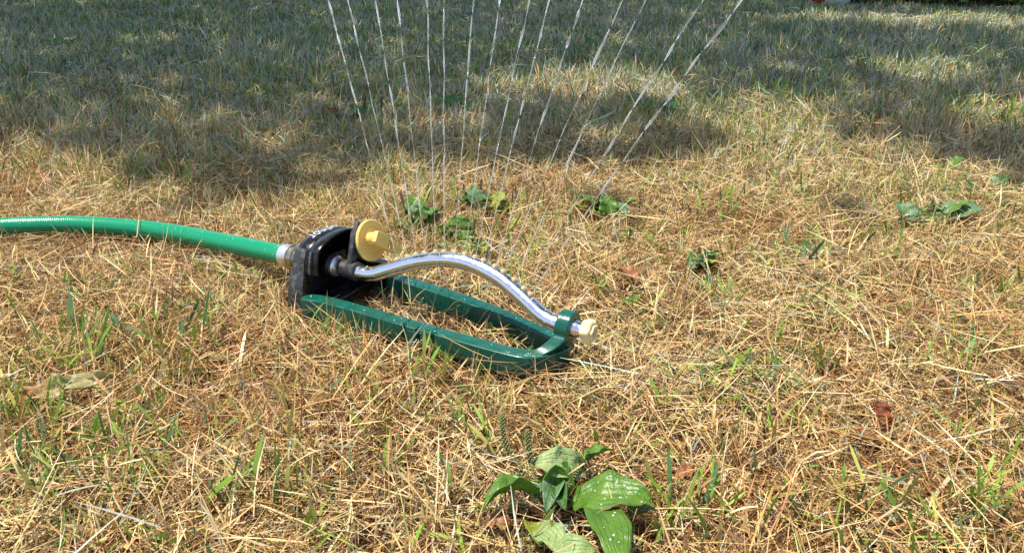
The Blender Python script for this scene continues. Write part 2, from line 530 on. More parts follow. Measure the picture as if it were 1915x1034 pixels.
def keep_mask(V, K):
    """drop blades that would run through the sprinkler, hose or up through its rails"""
    pts = V.reshape(-1, K * 2, 3)
    mids = pts[:, ::2].reshape(-1, 3)
    bad = np.zeros(len(mids), bool)
    near = (mids[:, 1] < 1.5)
    idx = np.where(near)[0]
    m = mids[idx]
    d2 = m[:, :2] - np.array(C0[:2])
    a = d2 @ np.array(AX[:2]); v = d2 @ np.array(VX[:2])
    b = np.zeros(len(idx), bool)
    for p in rail_path[::3]:
        b |= ((m[:, 0] - p.x) ** 2 + (m[:, 1] - p.y) ** 2 < 0.0125 ** 2) & (m[:, 2] > 0.002)
    for p in hose_path[::2]:
        b |= ((m[:, 0] - p.x) ** 2 + (m[:, 1] - p.y) ** 2 + (m[:, 2] - p.z) ** 2 < 0.0135 ** 2)
    b |= (a > -0.045) & (a < 0.045) & (abs(v) < 0.056) & (m[:, 2] > 0.003)
    b |= (a > 0.0) & (a < 0.33) & (abs(v) < 0.02) & (m[:, 2] > 0.032)
    bad[idx] = b
    return ~bad.reshape(-1, K).any(1)


# little clearings around the broad-leaved weeds, so that their leaves stand free: (px, py, radius)
CLEAR = [(1080, 925, .060), (1130, 985, .035), (975, 925, .03), (790, 415, .035), (850, 450, .038), (895, 470, .03), (900, 385, .03), (945, 385, .025), (1160, 405, .035), (1110, 400, .03), (1175, 424, .035),
         (1790, 405, .04), (1700, 412, .025), (1785, 318, .025), (1860, 355, .035), (1822, 358, .02), (1308, 500, .018), (1320, 545, .018), (1205, 212, .05), (1255, 212, .05),
         (690, 218, .06), (745, 208, .045), (845, 205, .06), (622, 224, .04), (115, 84, .07), (1105, 80, .06), (110, 735, .03), (160, 725, .03), (60, 745, .02), (1655, 780, .014), (1620, 818, .014), (1168, 522, .014)]
CLEAR = [(P(a, b, 0), r) for a, b, r in CLEAR]


def clear_mask(x, y):
    out = np.ones(len(x), bool)
    u = RNG.random(len(x))
    for c, r in CLEAR:
        d = np.sqrt((x - c.x) ** 2 + ((y - c.y + r * .25) / 0.8) ** 2) / r
        out &= ~((d < 1) & (u > 0.12 + 0.5 * d ** 4))
    return out


def build_grass(name, parts, K, label, cat):
    Vs, Fs, Cs = [], [], []
    off = 0
    for V, Fc, Cc in parts:
        keep = keep_mask(V, K)
        V = V.reshape(-1, K * 2, 3)[keep]; Cc = Cc.reshape(-1, K * 2, 3)[keep]
        bx_, by_ = V[:, 0, 0], V[:, 0, 1]
        ib = ~((by_ > 4.46) & (bx_ > 1.72)); V = V[ib]; Cc = Cc[ib]
        if name == 'dry_thatch':
            dd = np.hypot(V[:, 0, 0] - P(1060, 950, 0).x, (V[:, 0, 1] - P(1060, 950, 0).y) * 1.3)
            cm = ~((dd < .042) & (RNG.random(len(dd)) < .75)); V = V[cm]; Cc = Cc[cm]
        if name != 'dry_thatch':
            cm = clear_mask(V[:, 0, 0], V[:, 0, 1]); V = V[cm]; Cc = Cc[cm]
        n = len(V)
        Fc = Fc.reshape(-1, K - 1, 4)[:n]        # faces are laid out blade after blade
        V = V.reshape(-1, 3); Cc = Cc.reshape(-1, 3)
        Vs.append(V); Fs.append(Fc.reshape(-1, 4) + off); Cs.append(Cc); off += len(V)
    V = np.concatenate(Vs).astype(np.float32); Fc = np.concatenate(Fs).astype(np.int32); Cc = np.concatenate(Cs).astype(np.float32)
    me = bpy.data.meshes.new(name)
    me.vertices.add(len(V)); me.vertices.foreach_set('co', V.ravel())
    me.loops.add(len(Fc) * 4); me.loops.foreach_set('vertex_index', Fc.ravel())
    me.polygons.add(len(Fc)); me.polygons.foreach_set('loop_start', np.arange(0, len(Fc) * 4, 4, dtype=np.int32))
    try:
        me.polygons.foreach_set('loop_total', np.full(len(Fc), 4, dtype=np.int32))
    except Exception:
        pass
    me.polygons.foreach_set('use_smooth', np.ones(len(Fc), dtype=bool))
    me.update(calc_edges=True)
    at = me.color_attributes.new('Col', 'FLOAT_COLOR', 'POINT')
    at.data.foreach_set('color', np.concatenate([Cc, np.ones((len(Cc), 1), np.float32)], 1).ravel())
    me.materials.append(M_grass)
    o = bpy.data.objects.new(name, me); scene.collection.objects.link(o)
    tag(o, label, cat, kind='stuff')
    return o


def sample_xy(n, rho, y0=0.30, y1=6.0, margin=0.42):
    ys = np.linspace(y0, y1, 2000)
    w = 0.70 * ys + margin
    pdf = rho(ys) * w; cdf = np.cumsum(pdf); cdf /= cdf[-1]
    y = np.interp(RNG.random(n), cdf, ys)
    x = (RNG.random(n) * 2 - 1) * (0.70 * y + margin)
    return x, y


def mixcol(names, weights, n):
    """weights: (n, k) array; picks one palette colour per blade and varies it"""
    w = np.asarray(weights, float)
    if w.ndim == 1: w = np.repeat(w[None], n, 0)
    c = np.cumsum(w, 1); c /= c[:, -1:]
    k = (RNG.random(n)[:, None] > c).sum(1)
    pal = np.stack([COLS[s] for s in names])
    col = pal[k]
    col = col * (RNG.uniform(0.62, 1.15, n))[:, None] * (1 + RNG.normal(0, 0.05, (n, 3)))
    return np.clip(col, 0.01, 0.8)


NAMES = ['pale', 'straw', 'gold', 'orange', 'brown', 'grey', 'olive', 'green', 'deep']
near_rho = lambda y: 1.0 / np.maximum(y, 0.85) ** 1.6
TS = np.array([0.3])


def greenness(x, y):
    g = 0.10 + 0.5 * np.clip((y - 1.0) / 1.5, 0, 1) + 0.12 * np.clip((y - 2.6) / 2, 0, 1)
    g = 0.62 * g * (0.3 + 1.4 * f_mid(x, y))
    g += 0.35 * np.clip(f_small(x + 5, y) * 0.6 + f_mid(x + 3, y) * 0.6 - 0.72, 0, 1)
    return np.clip(g, 0, 0.85)


def weights(x, y, kind):
    g = greenness(x, y)
    o = np.clip(0.15 + 1.7 * (f_or(x, y) - 0.45) + 0.7 * (f_or2(x, y) - 0.5), 0, 1) * np.clip(1.7 - y * 0.6, 0.15, 1)
    n = len(x)
    far = np.clip((y - 1.2) / 1.5, 0, 1)  # far blades take more grey, cool shade put partly into their colour
    if kind == 'lie':
        W = np.stack([0.30 - 0.18 * o, 0.34 - 0.15 * far - .08 * o, (0.18 + 0.25 * o) * (1 - .8 * far), (0.05 + 0.5 * o) * (1 - .8 * far), (0.20 + 0.14 * o) * (1 - .4 * far), 0.06 + 0.7 * far, 0.10 * g + 0.01, 0.1 * g, 0.02 * g], 1)
    else:
        W = np.stack([0.34 * (1 - g), 0.40 * (1 - g) * (1 - .6 * far), (0.16 + 0.2 * o) * (1 - g) * (1 - .8 * far), 0.12 * o * (1 - g) * (1 - .8 * far), 0.07 * np.ones(n), (0.05 + 0.9 * far) * (1 - 0.5 * g), 0.5 * g, 1.0 * g, 0.5 * g * (0.3 + far)], 1)
    return W


def lying(n, zmax):
    x, y = sample_xy(n, near_rho)
    lod = np.maximum(1, y / 1.25) ** 0.85
    L_ = (0.012 + 0.066 * RNG.random(n) ** 1.6) * (0.8 + 0.4 * f_small(x, y))
    az = RNG.uniform(0, 2 * np.pi, n) * 0.5 + 2 * np.pi * f_mid(x + 9, y + 2) * 1.0 + RNG.choice([0, np.pi], n)
    z = height(x, y) + RNG.random(n) ** 1.2 * zmax * (0.45 + 1.1 * f_small(x + 2, y + 7))
    el0 = RNG.normal(0.10, 0.24, n); el1 = el0 - RNG.normal(0.08, 0.16, n)
    w = (0.0006 + 0.0010 * RNG.random(n) ** 2.5) * lod
    col = mixcol(NAMES, weights(x, y, 'lie'), n)
    x = x - np.cos(az) * L_ * 0.4; y = y - np.sin(az) * L_ * 0.4
    return blades(x, y, z, az, L_, el0, el1, w, col, RNG.normal(0, 0.7, n), RNG.normal(0, 1, n) * np.where(RNG.random(n) < .2, .5, .13))


def upright(n, lo, hi, tilt=0.55, ylo=0.30, wlo=0.0007, whi=0.0017, rho=near_rho, wk='up'):
    # tufts
    nt_ = n // 9
    tx, ty = sample_xy(nt_, rho, y0=ylo)
    idx = RNG.integers(0, nt_, n)
    spread = 0.014
    x = tx[idx] + RNG.normal(0, spread, n); y = ty[idx] + RNG.normal(0, spread, n)
    y = np.maximum(y, 0.3)
    lod = np.maximum(1, y / 1.25) ** 0.85
    hf = 0.7 + 0.6 * f_mid(x + 4, y + 4)
    L_ = RNG.uniform(lo, hi, n) * hf * np.clip(0.8 + 0.2 * y, 1, 1.3)
    taz = (RNG.random(nt_) * 2 * np.pi)[idx]
    az = taz + RNG.normal(0, 1.3, n)
    el0 = np.clip(np.pi / 2 - np.abs(RNG.normal(0, tilt, n)), 0.1, 1.57)
    el1 = el0 - np.abs(RNG.normal(0.35, 0.4, n))
    w = RNG.uniform(wlo, whi, n) * lod
    Wt = weights(x, y, wk)
    col = mixcol(NAMES, Wt, n)
    return blades(x, y, height(x, y) - 0.002, az, L_, el0, el1, w, col, RNG.normal(0, 0.8, n), RNG.normal(0, 0.22, n), taper=0.12)


build_grass('dry_thatch', [lying(172000, 0.011), lying(80000, 0.025)], 4, 'matted layer of tan and orange dry straw covering the lawn', 'dry grass')
far_rho = lambda y: np.clip((y - 0.78) / 0.6, 0.15, 1) / np.maximum(y, 1.0) ** 1.15
build_grass('lawn_grass', [upright(82000, 0.018, 0.05, 0.85), upright(215000, 0.020, 0.044, 0.85, rho=far_rho)], 4, 'short standing grass blades, straw coloured in front and grey green behind', 'grass')


# green tufts at the places where the photo shows them
def tuft(px, py, n, hgt, spread, tilt=0.45, lean=None, w=(0.0019, 0.0042), cols=(0, 0.02, 0.03, 0, 0, 0, 0.3, 1.0, 0.4)):
    p = P(px, py, 0)
    x = p.x + RNG.normal(0, spread, n); y = p.y + RNG.normal(0, spread * 0.8, n)
    az = RNG.uniform(0, 2 * np.pi, n) if lean is None else RNG.normal(lean, 0.55, n)
    el0 = np.clip(np.pi / 2 - np.abs(RNG.normal(tilt, 0.25, n)), 0.15, 1.5)
    el1 = el0 - np.abs(RNG.normal(0.3, 0.3, n))
    return blades(x, y, height(x, y) + 0.004, az, RNG.uniform(0.6, 1.15, n) * hgt, el0, el1, RNG.uniform(*w, n),
                  mixcol(NAMES, cols, n), RNG.normal(0, 0.7, n), RNG.normal(0, 0.2, n), segs=5, taper=0.05)


TUFTS = [(145, 705, 9, .05, .012), (30, 800, 10, .055, .008), (60, 760, 12, .05, .012), (95, 690, 10, .05, .012), (180, 690, 9, .055, .008, .5, .8), (300, 640, 10, .04, .018), (340, 640, 7, .055, .012, .5, .6), (450, 535, 14, .035, .016),
         (185, 555, 16, .035, .02), (130, 530, 8, .04, .01), (20, 540, 10, .04, .015), (295, 860, 12, .035, .012), (205, 840, 6, .05, .01), (150, 915, 6, .045, .008, .95, 3.0),
         (420, 950, 8, .05, .012, .6, .6), (580, 600, 3, .05, .004, .15), (560, 580, 3, .05, .006, .8, .4), (1390, 725, 44, .045, .024, 1.1, None, (0.0014, 0.003), (0, 0, .05, 0, 0, 0, .3, .6, 1.2)), (1360, 712, 16, .04, .016, 1.1), (775, 445, 14, .04, .016), (755, 395, 10, .045, .014), (875, 475, 14, .04, .018), (720, 365, 14, .045, .02), (835, 375, 12, .04, .018), (930, 440, 10, .035, .016), (1000, 400, 8, .035, .016), (1130, 425, 10, .03, .016), (1330, 715, 14, .045, .02, .9),
         (1235, 765, 8, .03, .01), (1115, 570, 4, .04, .006, .3), (1500, 490, 14, .05, .02, .5), (1165, 590, 6, .04, .012), (1310, 960, 8, .04, .012),
         (1650, 1000, 12, .035, .018, .8), (1720, 1010, 10, .035, .02, .8), (1850, 980, 10, .04, .018), (810, 730, 10, .045, .018, .4), (835, 700, 8, .04, .014), (520, 940, 6, .05, .01, .5, .8),
         (920, 470, 12, .04, .02), (860, 600, 4, .03, .006), (920, 640, 10, .022, .014, .9), (990, 655, 10, .018, .014, 1.0), (1120, 860, 4, .04, .02), (700, 760, 8, .03, .015),
         (1550, 700, 8, .04, .015), (1780, 660, 12, .035, .02), (1490, 590, 10, .04, .02), (1620, 450, 12, .045, .02), (1350, 400, 14, .04, .02), (620, 640, 8, .03, .012),
         (40, 330, 16, .05, .03), (240, 330, 20, .05, .03), (330, 345, 14, .05, .02), (720, 350, 16, .045, .03), (560, 250, 20, .05, .05), (1290, 200, 24, .05, .05),
         (1500, 250, 20, .05, .04), (1780, 200, 50, .06, .08), (1450, 190, 40, .06, .08), (1860, 240, 40, .06, .06), (350, 720, 6, .03, .01), (250, 745, 8, .03, .015), (1870, 560, 10, .035, .02),
         (400, 520, 6, .035, .01), (1050, 430, 8, .035, .015), (1190, 470, 8, .035, .015), (1010, 480, 8, .04, .015), (130, 640, 6, .05, .01, .5, .7), (170, 665, 6, .05, .008, .5, .9)]
def lawn_green(px, py):
    # where the photo's lawn has more living grass
    w = 0.3 + 0.9 * math.exp(-((px - 120) / 330) ** 2 - ((py - 680) / 240) ** 2) + 0.8 * math.exp(-((px - 1650) / 330) ** 2 - ((py - 420) / 170) ** 2)
    w += 0.6 * math.exp(-((px - 1400) / 200) ** 2 - ((py - 330) / 80) ** 2) + 0.6 * math.exp(-((px - 800) / 150) ** 2 - ((py - 720) / 60) ** 2) + 0.7 * math.exp(-((px - 1700) / 260) ** 2 - ((py - 990) / 60) ** 2)
    return w


for _ in range(900):
    px_, py_ = random.uniform(-60, 1975), random.uniform(240, 1040) ** 1.0
    if random.random() < lawn_green(px_, py_):
        TUFTS.append((px_, py_, random.randint(2, 7), random.uniform(.025, .05), random.uniform(.006, .02), random.uniform(.3, .9), None, (0.0011, 0.0031),
                      (0.1, .15, .1, 0, 0, 0, random.uniform(.3, 1), random.uniform(.4, 1), .2)))
build_grass('green_grass', [tuft(*t) for t in TUFTS], 6, 'scattered fresh green grass tufts standing out of the dry lawn', 'green grass')
LONG = []
for i in range(70):
    LONG.append(tuft(random.uniform(-60, 1975), random.uniform(560, 1040), 2, random.uniform(.05, .085), .01, random.uniform(.3, 1.2), w=(0.0009, 0.0017), cols=(1, .7, .35, .15, .05, 0, .12, 0.05, 0)))
for i in range(34):                     # straws standing in front of the hose
    hx = random.uniform(-20, 520)
    hy = 452 + max(0, hx - 250) * 0.145 + random.uniform(-4, 14)
    LONG.append(tuft(hx, hy, 1, random.uniform(.025, .045), .003, random.uniform(.1, .7), w=(0.0007, 0.0013), cols=(1, .7, .3, 0, 0, 0, .3, .5, 0)))
for i in range(26):                     # and in front of the near rail
    t_ = random.random()
    LONG.append(tuft(570 + 440 * t_, 606 + 108 * t_ + random.uniform(0, 14), 1, random.uniform(.02, .045), .003, random.uniform(.1, .9), w=(0.0007, 0.0014), cols=(1, .7, .3, .1, 0, 0, .2, .5, 0)))
build_grass('long_straws', LONG, 6, 'long loose pale straws sticking out above the matted dry grass', 'straw')

# ------------------------------------------------------------------ sprinkler
spr = empty('lawn_sprinkler', L(0.13, 0, 0.0))
tag(spr, 'oscillating lawn sprinkler with green frame, curved metal bar and yellow dial on dry grass', 'sprinkler')


def sweep_rail():
    hw, hh = 0.0085, 0.0215
    rb = 0.0014
    arc = [(rb * (1 - math.cos(a)), rb * (1 - math.sin(a))) for a in (0, R(22), R(45), R(68), R(90))]
    prof = [(-hw, -hh)] + [(-hw + x, -z) for x, z in arc] + [(hw - x, -z) for x, z in reversed(arc)] + [(hw, -hh),
            (hw - 0.002, -hh), (hw - 0.002, -0.003), (-hw + 0.002, -0.003), (-hw + 0.002, -hh)]
    V, Fc = [], []
    n = len(prof)
    # dense resampling so that the three grooves on the near rail can be cut in
    path = catmull([L(*p) for p in RAIL], 40)
    for i, p in enumerate(path):
        d = path[min(i + 1, len(path) - 1)] - path[max(i - 1, 0)]; d.z = 0; d.normalize()
        s = Vector((d.y, -d.x, 0))               # outward side
        rel = p - L(0, 0, p.z)
        a = rel.dot(AX); v = rel.dot(VX)
        g = 0.0
        if v < -0.03:
            for ga in (0.134, 0.153, 0.172):
                g = max(g, math.exp(-((a - ga) / 0.0018) ** 4))
        endt = min(1.0, i / 30.0)
        for k, (x, z) in enumerate(prof):
            xx = x
            if x > 0: xx = x - 0.0045 * g
            zz = z + (-0.0032 * g if (z > -0.002 and x > 0) else 0)
            ww = 0.55 + 0.45 * math.sin(endt * math.pi / 2)
            V.append(p + s * xx * ww + Vector((0, 0, zz)))
    for i in range(len(path) - 1):
        for k in range(n):
            Fc.append((i * n + k, i * n + (k + 1) % n, (i + 1) * n + (k + 1) % n, (i + 1) * n + k))
    Fc.append(tuple(range(n))); Fc.append(tuple((len(path) - 1) * n + k for k in reversed(range(n))))
    return V, Fc


AXH = 0.050     # height of the spray bar's axis


def bracket():
    # outline in (v, w): foot wide, neck, ring on top
    out = []
    r = 0.0168
    left = [(-0.040, 0.009), (-0.0405, 0.0302), (-0.036, 0.0309), (-0.0315, 0.0325), (-0.0270, 0.0355), (-0.0232, 0.0396), (-0.0200, 0.0442)]
    right = [(0.0165, 0.0425), (0.0185, 0.036), (0.021, 0.030), (0.0245, 0.0265), (0.026, 0.0245), (0.026, 0.009)]
    out += left
    a0, a1 = math.radians(190), math.radians(-20)
    for k in range(17):
        a = a0 + (a1 - a0) * k / 16
        out.append((r * math.cos(a), AXH + r * math.sin(a)))
    out += right
    n = len(out)
    m = 28
    V, Fc = [], []
    hole = [(0.0088 * math.cos(math.pi * 1.5 - 2 * math.pi * k / m), AXH + 0.0088 * math.sin(math.pi * 1.5 - 2 * math.pi * k / m)) for k in range(m)]
    loops = []

    def off(v, w):   # foot follows the rounded nose of the frame
        return -0.000 - 12.5 * v * v * max(0.0, min(1.0, (0.045 - w) / 0.012)) - 0.003 * max(0, min(1, (AXH - w) / 0.03))
    for t in (0.2945, 0.3095):
        for (v, w) in out: V.append(L(t + off(v, w), v, w))
        for (v, w) in hole: V.append(L(t, v, w))
    tot = n + m
    for k in range(n):
        Fc.append((k, (k + 1) % n, tot + (k + 1) % n, tot + k))
    for k in range(m):
        Fc.append((n + k, n + (k + 1) % m, tot + n + (k + 1) % m, tot + n + k))
    bm = bmesh.new()
    vs = [bm.verts.new(v) for v in V]
    for f in Fc: bm.faces.new([vs[i] for i in f])
    for base in (0, tot):
        e1 = [bm.edges.get((vs[base + k], vs[base + (k + 1) % n])) for k in range(n)]
        e2 = [bm.edges.get((vs[base + n + k], vs[base + n + (k + 1) % m])) for k in range(m)]
        bmesh.ops.triangle_fill(bm, use_beauty=True, edges=e1 + e2)
    bm.verts.index_update()
    V2 = [v.co.copy() for v in bm.verts]; F2 = [tuple(v.index for v in f.verts) for f in bm.faces]
    bm.free()
    return V2, F2


fr = mesh_obj('base_frame', join(sweep_rail()), M_frame, spr, autosmooth=R(40))
br = mesh_obj('end_bracket', bracket(), M_frame, spr, bevel=0.0022, segs=3, autosmooth=R(50))

# spray bar: bent tube in a plane leaning back
TH = R(22)
NX = (VX * math.sin(TH) + Vector((0, 0, math.cos(TH))))


def bar_point(px, py):
    """point of the leaning plane through the bar's axis seen at that pixel"""
    d = P(px, py, 0) - Vector((0, 0, CAM_H))
    o = Vector((0, 0, CAM_H))
    pn = AX.cross(NX)
    base = L(0, 0, AXH)
    t = (base - o).dot(pn) / d.dot(pn)
    return o + d * t


BAR_PX = [(700, 512), (740, 500.5), (790, 488), (840, 485.5), (885, 495), (935, 521), (980, 559), (1012, 589), (1040, 604)]
bar_ctrl = [L(0.024, 0, AXH), L(0.034, 0, AXH - 0.0005)] + [bar_point(*p) for p in BAR_PX] + [L(0.30, 0, AXH), L(0.308, 0, AXH)]
bar_path = catmull(bar_ctrl, 10)
BR = 0.0086
rr = [BR * (1.0 if 0.03 < i / len(bar_path) else 0.96) for i in range(len(bar_path))]
mesh_obj('spray_bar', tube(bar_path, rr, 28), M_alu, spr)
# washer and steel neck where the bar enters the housing
mesh_obj('collar', lathe(L(-0.004, 0, AXH), AX, [(0, 0.0125), (0.003, 0.0125), (0.0045, 0.011), (0.0045, 0.009), (0.009, 0.009), (0.011, 0.0092)], 32), M_steel, spr, autosmooth=R(35))
mesh_obj('bar_socket', lathe(L(0.006, 0, AXH), AX, [(0, 0.0098), (0.002, 0.0102), (0.014, 0.0105), (0.018, 0.0112), (0.024, 0.0115), (0.026, 0.0095)], 28), M_grime, spr, autosmooth=R(35))

# nozzles along the bar, with the water jets they throw
NOZ_X = [746, 762, 779, 796, 814, 832, 849, 867, 885, 902, 919, 936, 953, 970, 985]
JET_TOP = [613, 650, 702, 743, 798, 830, 885, 935, 990, 1028, 1090, 1165, 1207, 1315, 1388]


def project(p):
    d = Vector(p) - Vector((0, 0, CAM_H))
    zc = d.y * C_ - d.z * S_
    yc = -(d.y * S_ + d.z * C_)
    return 957.5 + F_PX * d.x / zc, 517 + F_PX * yc / zc


bar_px = [project(p)[0] for p in bar_path]
noz = []
for nx in NOZ_X:
    k = min(range(8, len(bar_path) - 12), key=lambda i: abs(bar_px[i] - nx))
    tdir = (bar_path[k + 1] - bar_path[k - 1]).normalized()
    nd = (NX - tdir * NX.dot(tdir)).normalized()
    p = bar_path[k]
    noz.append((p + nd * (BR + 0.0022), nd, k))
    mesh_obj('nozzle', lathe(p + nd * (BR - 0.0015), nd, [(0, 0.0036), (0.0022, 0.0036), (0.0026, 0.0031), (0.0036, 0.0029), (0.004, 0.0018)], 14), M_nozzle, spr, autosmooth=R(40))

ORD = ['leftmost', 'second', 'third', 'fourth', 'fifth', 'sixth', 'seventh', 'eighth', 'ninth', 'tenth', 'eleventh', 'twelfth', 'third from last', 'second from last', 'rightmost']


def jet(i):
    p0, nd, _ = noz[i]
    # aim through the pixel where the jet leaves the photo, in the bar's leaning plane
    tgt = bar_point(JET_TOP[i], 0)
    tgt = tgt + (p0 - L(0, 0, AXH)).project(AX.cross(NX))
    v0 = 5.2
    g = Vector((0, 0, -9.81))
    d = tgt - p0
    t = d.length / v0
    vel = d / t - g * (0.5 * t)
    T = 0.5
    n = 260
    rng = random.Random(100 + i)
    ph = [rng.uniform(0, 6.28) for _ in range(4)]
    # the jet leaves as a smooth thread, then knots up and breaks into drops
    cells, rad = [], []
    V, Fc = [], []
    segs = []
    s = 0.0
    while s < T:
        u = s / T
        if s < 0.022:
            ln = 0.022; gap = 0.0
        else:
            ln = rng.uniform(0.0025, 0.0095) * (1.1 - 0.5 * u); gap = rng.choice([0, rng.uniform(0.0001, 0.0008), rng.uniform(0.0003, 0.0014)]) * (0.6 + 2.0 * u)
        segs.append((s, min(s + ln, T))); s += ln + gap
    side = AX
    for (s0, s1) in segs:
        m = max(5, int((s1 - s0) / 0.0015))
        pts, rr_ = [], []
        base_r = 0.00065 + 0.0006 * min(1, s0 / 0.06)
        amp = rng.choice([0.55, 0.8, 1.0, 1.25]) if s0 > 0.02 else 1
        for q in range(m + 1):
            tt = s0 + (s1 - s0) * q / m
            w = math.sin(math.pi * q / m) ** 0.35 if (0 < q < m) else (0.35 if s0 > 0.0 else 1)
            wob = 0.0006 * min(1, tt / 0.05)
            off = side * wob * math.sin(tt * 420 + ph[0]) + NX.cross(side) * wob * math.sin(tt * 310 + ph[1])
            pts.append(p0 + vel * tt + g * (0.5 * tt * tt) + off)
            rr_.append(base_r * amp * w * (1 + 0.22 * math.sin(tt * 900 + ph[2])))
        Vt, Ft = tube(pts, rr_, 7)
        k = len(V); V += Vt; Fc += [tuple(j + k for j in f) for f in Ft]
    # stray drops beside the thread
    for _ in range(40):
        tt = rng.uniform(0.04, T)
        c = p0 + vel * tt + g * (0.5 * tt * tt) + Vector((rng.gauss(0, .003), rng.gauss(0, .003), rng.gauss(0, .003))) * (1 + 2 * tt / T)
        r_ = rng.uniform(0.0003, 0.0007)
        Vt, Ft = lathe(c - Vector((0, 0, r_)), (0, 0, 1), [(0, r_ * .3), (r_ * .5, r_ * .9), (r_ * 1.3, r_ * .9), (r_ * 2, r_ * .3)], 6)
        k = len(V); V += Vt; Fc += [tuple(j + k for j in f) for f in Ft]
    o = mesh_obj('water_jet', (V, Fc), M_water, loc=p0)
    if i == 0: lab = 'leftmost clear water jet rising from the sprinkler bar, leaning left'
    elif i == 14: lab = 'rightmost clear water jet rising from the sprinkler bar, leaning far right'
    elif i == 13: lab = 'clear water jet next to the rightmost one, leaning right'
    elif i == 12: lab = 'clear water jet third from the right above the sprinkler bar'
    else: lab = ORD[i] + ' clear water jet from the left above the sprinkler bar'
    tag(o, lab, 'water jet', 'water jets fanning out of the sprinkler bar')


for i in range(15): jet(i)

# end knob
kb = mesh_obj('end_knob', lathe(L(0.3185, 0, AXH), AX, [(0, 0.0075), (0.001, 0.0105), (0.003, 0.0125), (0.0095, 0.0125), (0.0115, 0.0105), (0.0118, 0.0082), (0.0138, 0.0078), (0.0142, 0.0064), (0.0136, 0.0058), (0.0045, 0.0054)], 48, 6, 0.09), M_cream, spr, autosmooth=R(50))
mesh_obj('bar_tip', lathe(L(0.306, 0, AXH), AX, [(0, 0.0086), (0.0075, 0.0086), (0.0085, 0.0078), (0.0135, 0.0078)], 24), M_alu, spr, autosmooth=R(40))

# housing ------------------------------------------------------------
FRONT = [(-0.0415, 0.010), (-0.040, 0.030), (-0.0355, 0.0510), (-0.0335, 0.0660), (-0.0307, 0.0762), (-0.0240, 0.0828), (-0.0095, 0.0874), (0.0105, 0.0905),
         (0.0327, 0.087), (0.043, 0.074), (0.047, 0.052), (0.050, 0.030), (0.052, 0.010)]
REAR = [(-0.0475, 0.010), (-0.0440, 0.032), (-0.0355, 0.052), (-0.0315, 0.064), (-0.0240, 0.0755), (-0.013, 0.0818), (0.0, 0.0846), (0.0205, 0.0845),
        (0.0385, 0.0815), (0.046, 0.070), (0.047, 0.050), (0.050, 0.030), (0.052, 0.010)]


def arch_profile(t, shrink=0.0, per=6):
    """cross-section of the shell in (v, w); t = 0 rear, 1 front rim"""
    c = catmull([Vector((REAR[i][0] * (1 - t) + FRONT[i][0] * t, REAR[i][1] * (1 - t) + FRONT[i][1] * t, 0)) for i in range(len(REAR))], per)
    pts = []
    for i, p in enumerate(c):
        d = c[min(i + 1, len(c) - 1)] - c[max(i - 1, 0)]
        q = p - Vector((-d.y, d.x, 0)).normalized() * shrink
        pts.append((q.x, max(q.y, 0.006)))
    return pts


A_REAR, A_FRONT = -0.036, 0.0


def shell(stations, skip, cap_last=False):
    """stations: (a, t, shrink); skip: profile points left out at the near foot"""
    V, Fc = [], []
    n = None
    for (a, t, sh) in stations:
        pr = arch_profile(t, sh)[skip:]
        n = len(pr)
        V += [L(a, v, w) for v, w in pr]
    m = len(stations)
    for i in range(m - 1):
        for k in range(n - 1):
            Fc.append((i * n + k, i * n + k + 1, (i + 1) * n + k + 1, (i + 1) * n + k))
    Fc.append(tuple(range(n)))
    if cap_last: Fc.append(tuple((m - 1) * n + k for k in range(n)))
    for k in (0, n - 1):
        Fc.append(tuple(i * n + k for i in range(m)))
    return V, Fc


mesh_obj('housing', shell([(-0.0385, 0, 0.012), (-0.0385, 0, 0.005), (-0.0375, 0, 0.0015), (-0.036, 0, 0.0), (-0.030, 0.17, 0), (-0.019, 0.47, 0), (-0.017, 0.53, 0.0012), (-0.0155, 0.57, 0), (-0.008, 0.78, 0),
                           (-0.001, 0.97, 0.0), (0.0, 1.0, 0.0008), (0.0, 1.0, 0.0026), (-0.001, 0.97, 0.0032), (-0.016, 0.6, 0.0034), (-0.032, 0.1, 0.0036)], 12, True), M_black, spr, autosmooth=R(45))


def near_leg():
    """thick wet greyish leg plate at the near rear corner, splayed outwards at the foot"""
    V, Fc = [], []
    st = [(-0.0378, 0.0, -0.0005), (-0.0378, 0.0, -0.0018), (-0.0335, 0.05, -0.0026), (-0.0225, 0.3, -0.0026), (-0.0195, 0.35, -0.0014), (-0.0192, 0.36, 0.002), (-0.034, 0.05, 0.002)]
    n = 0
    for (a, t, sh) in st:
        pr = arch_profile(t, sh)[0:25]
        n = len(pr)
        for k, (v, w) in enumerate(pr):
            f = max(0.0, 1 - k / 20.0)
            V.append(L(a + (0.004 * f * f if a > -0.03 else 0.0), v, w))
    m = len(st)
    for i in range(m):
        for k in range(n - 1):
            Fc.append((i * n + k, i * n + k + 1, ((i + 1) % m) * n + k + 1, ((i + 1) % m) * n + k))
    Fc.append(tuple(i * n for i in range(m))); Fc.append(tuple(i * n + n - 1 for i in range(m)))
    g2 = []
    # raised rib between the leg and the front rim
    V2, F2 = [], []
    st2 = [(-0.0125, 0.66, -0.0001), (-0.0120, 0.68, -0.0024), (-0.0085, 0.78, -0.0024), (-0.0080, 0.79, -0.0001)]
    for (a, t, sh) in st2:
        pr = arch_profile(t, sh)[12:25]
        n2 = len(pr)
        for k, (v, w) in enumerate(pr): V2.append(L(a, v, w))
    for i in range(3):
        for k in range(n2 - 1):
            F2.append((i * n2 + k, i * n2 + k + 1, (i + 1) * n2 + k + 1, (i + 1) * n2 + k))
    F2.append(tuple(i * n2 for i in range(4))); F2.append(tuple(i * n2 + n2 - 1 for i in range(4)))
    return join((V, Fc), (V2, F2))


mesh_obj('housing_leg', near_leg(), M_grime, spr, autosmooth=R(40))
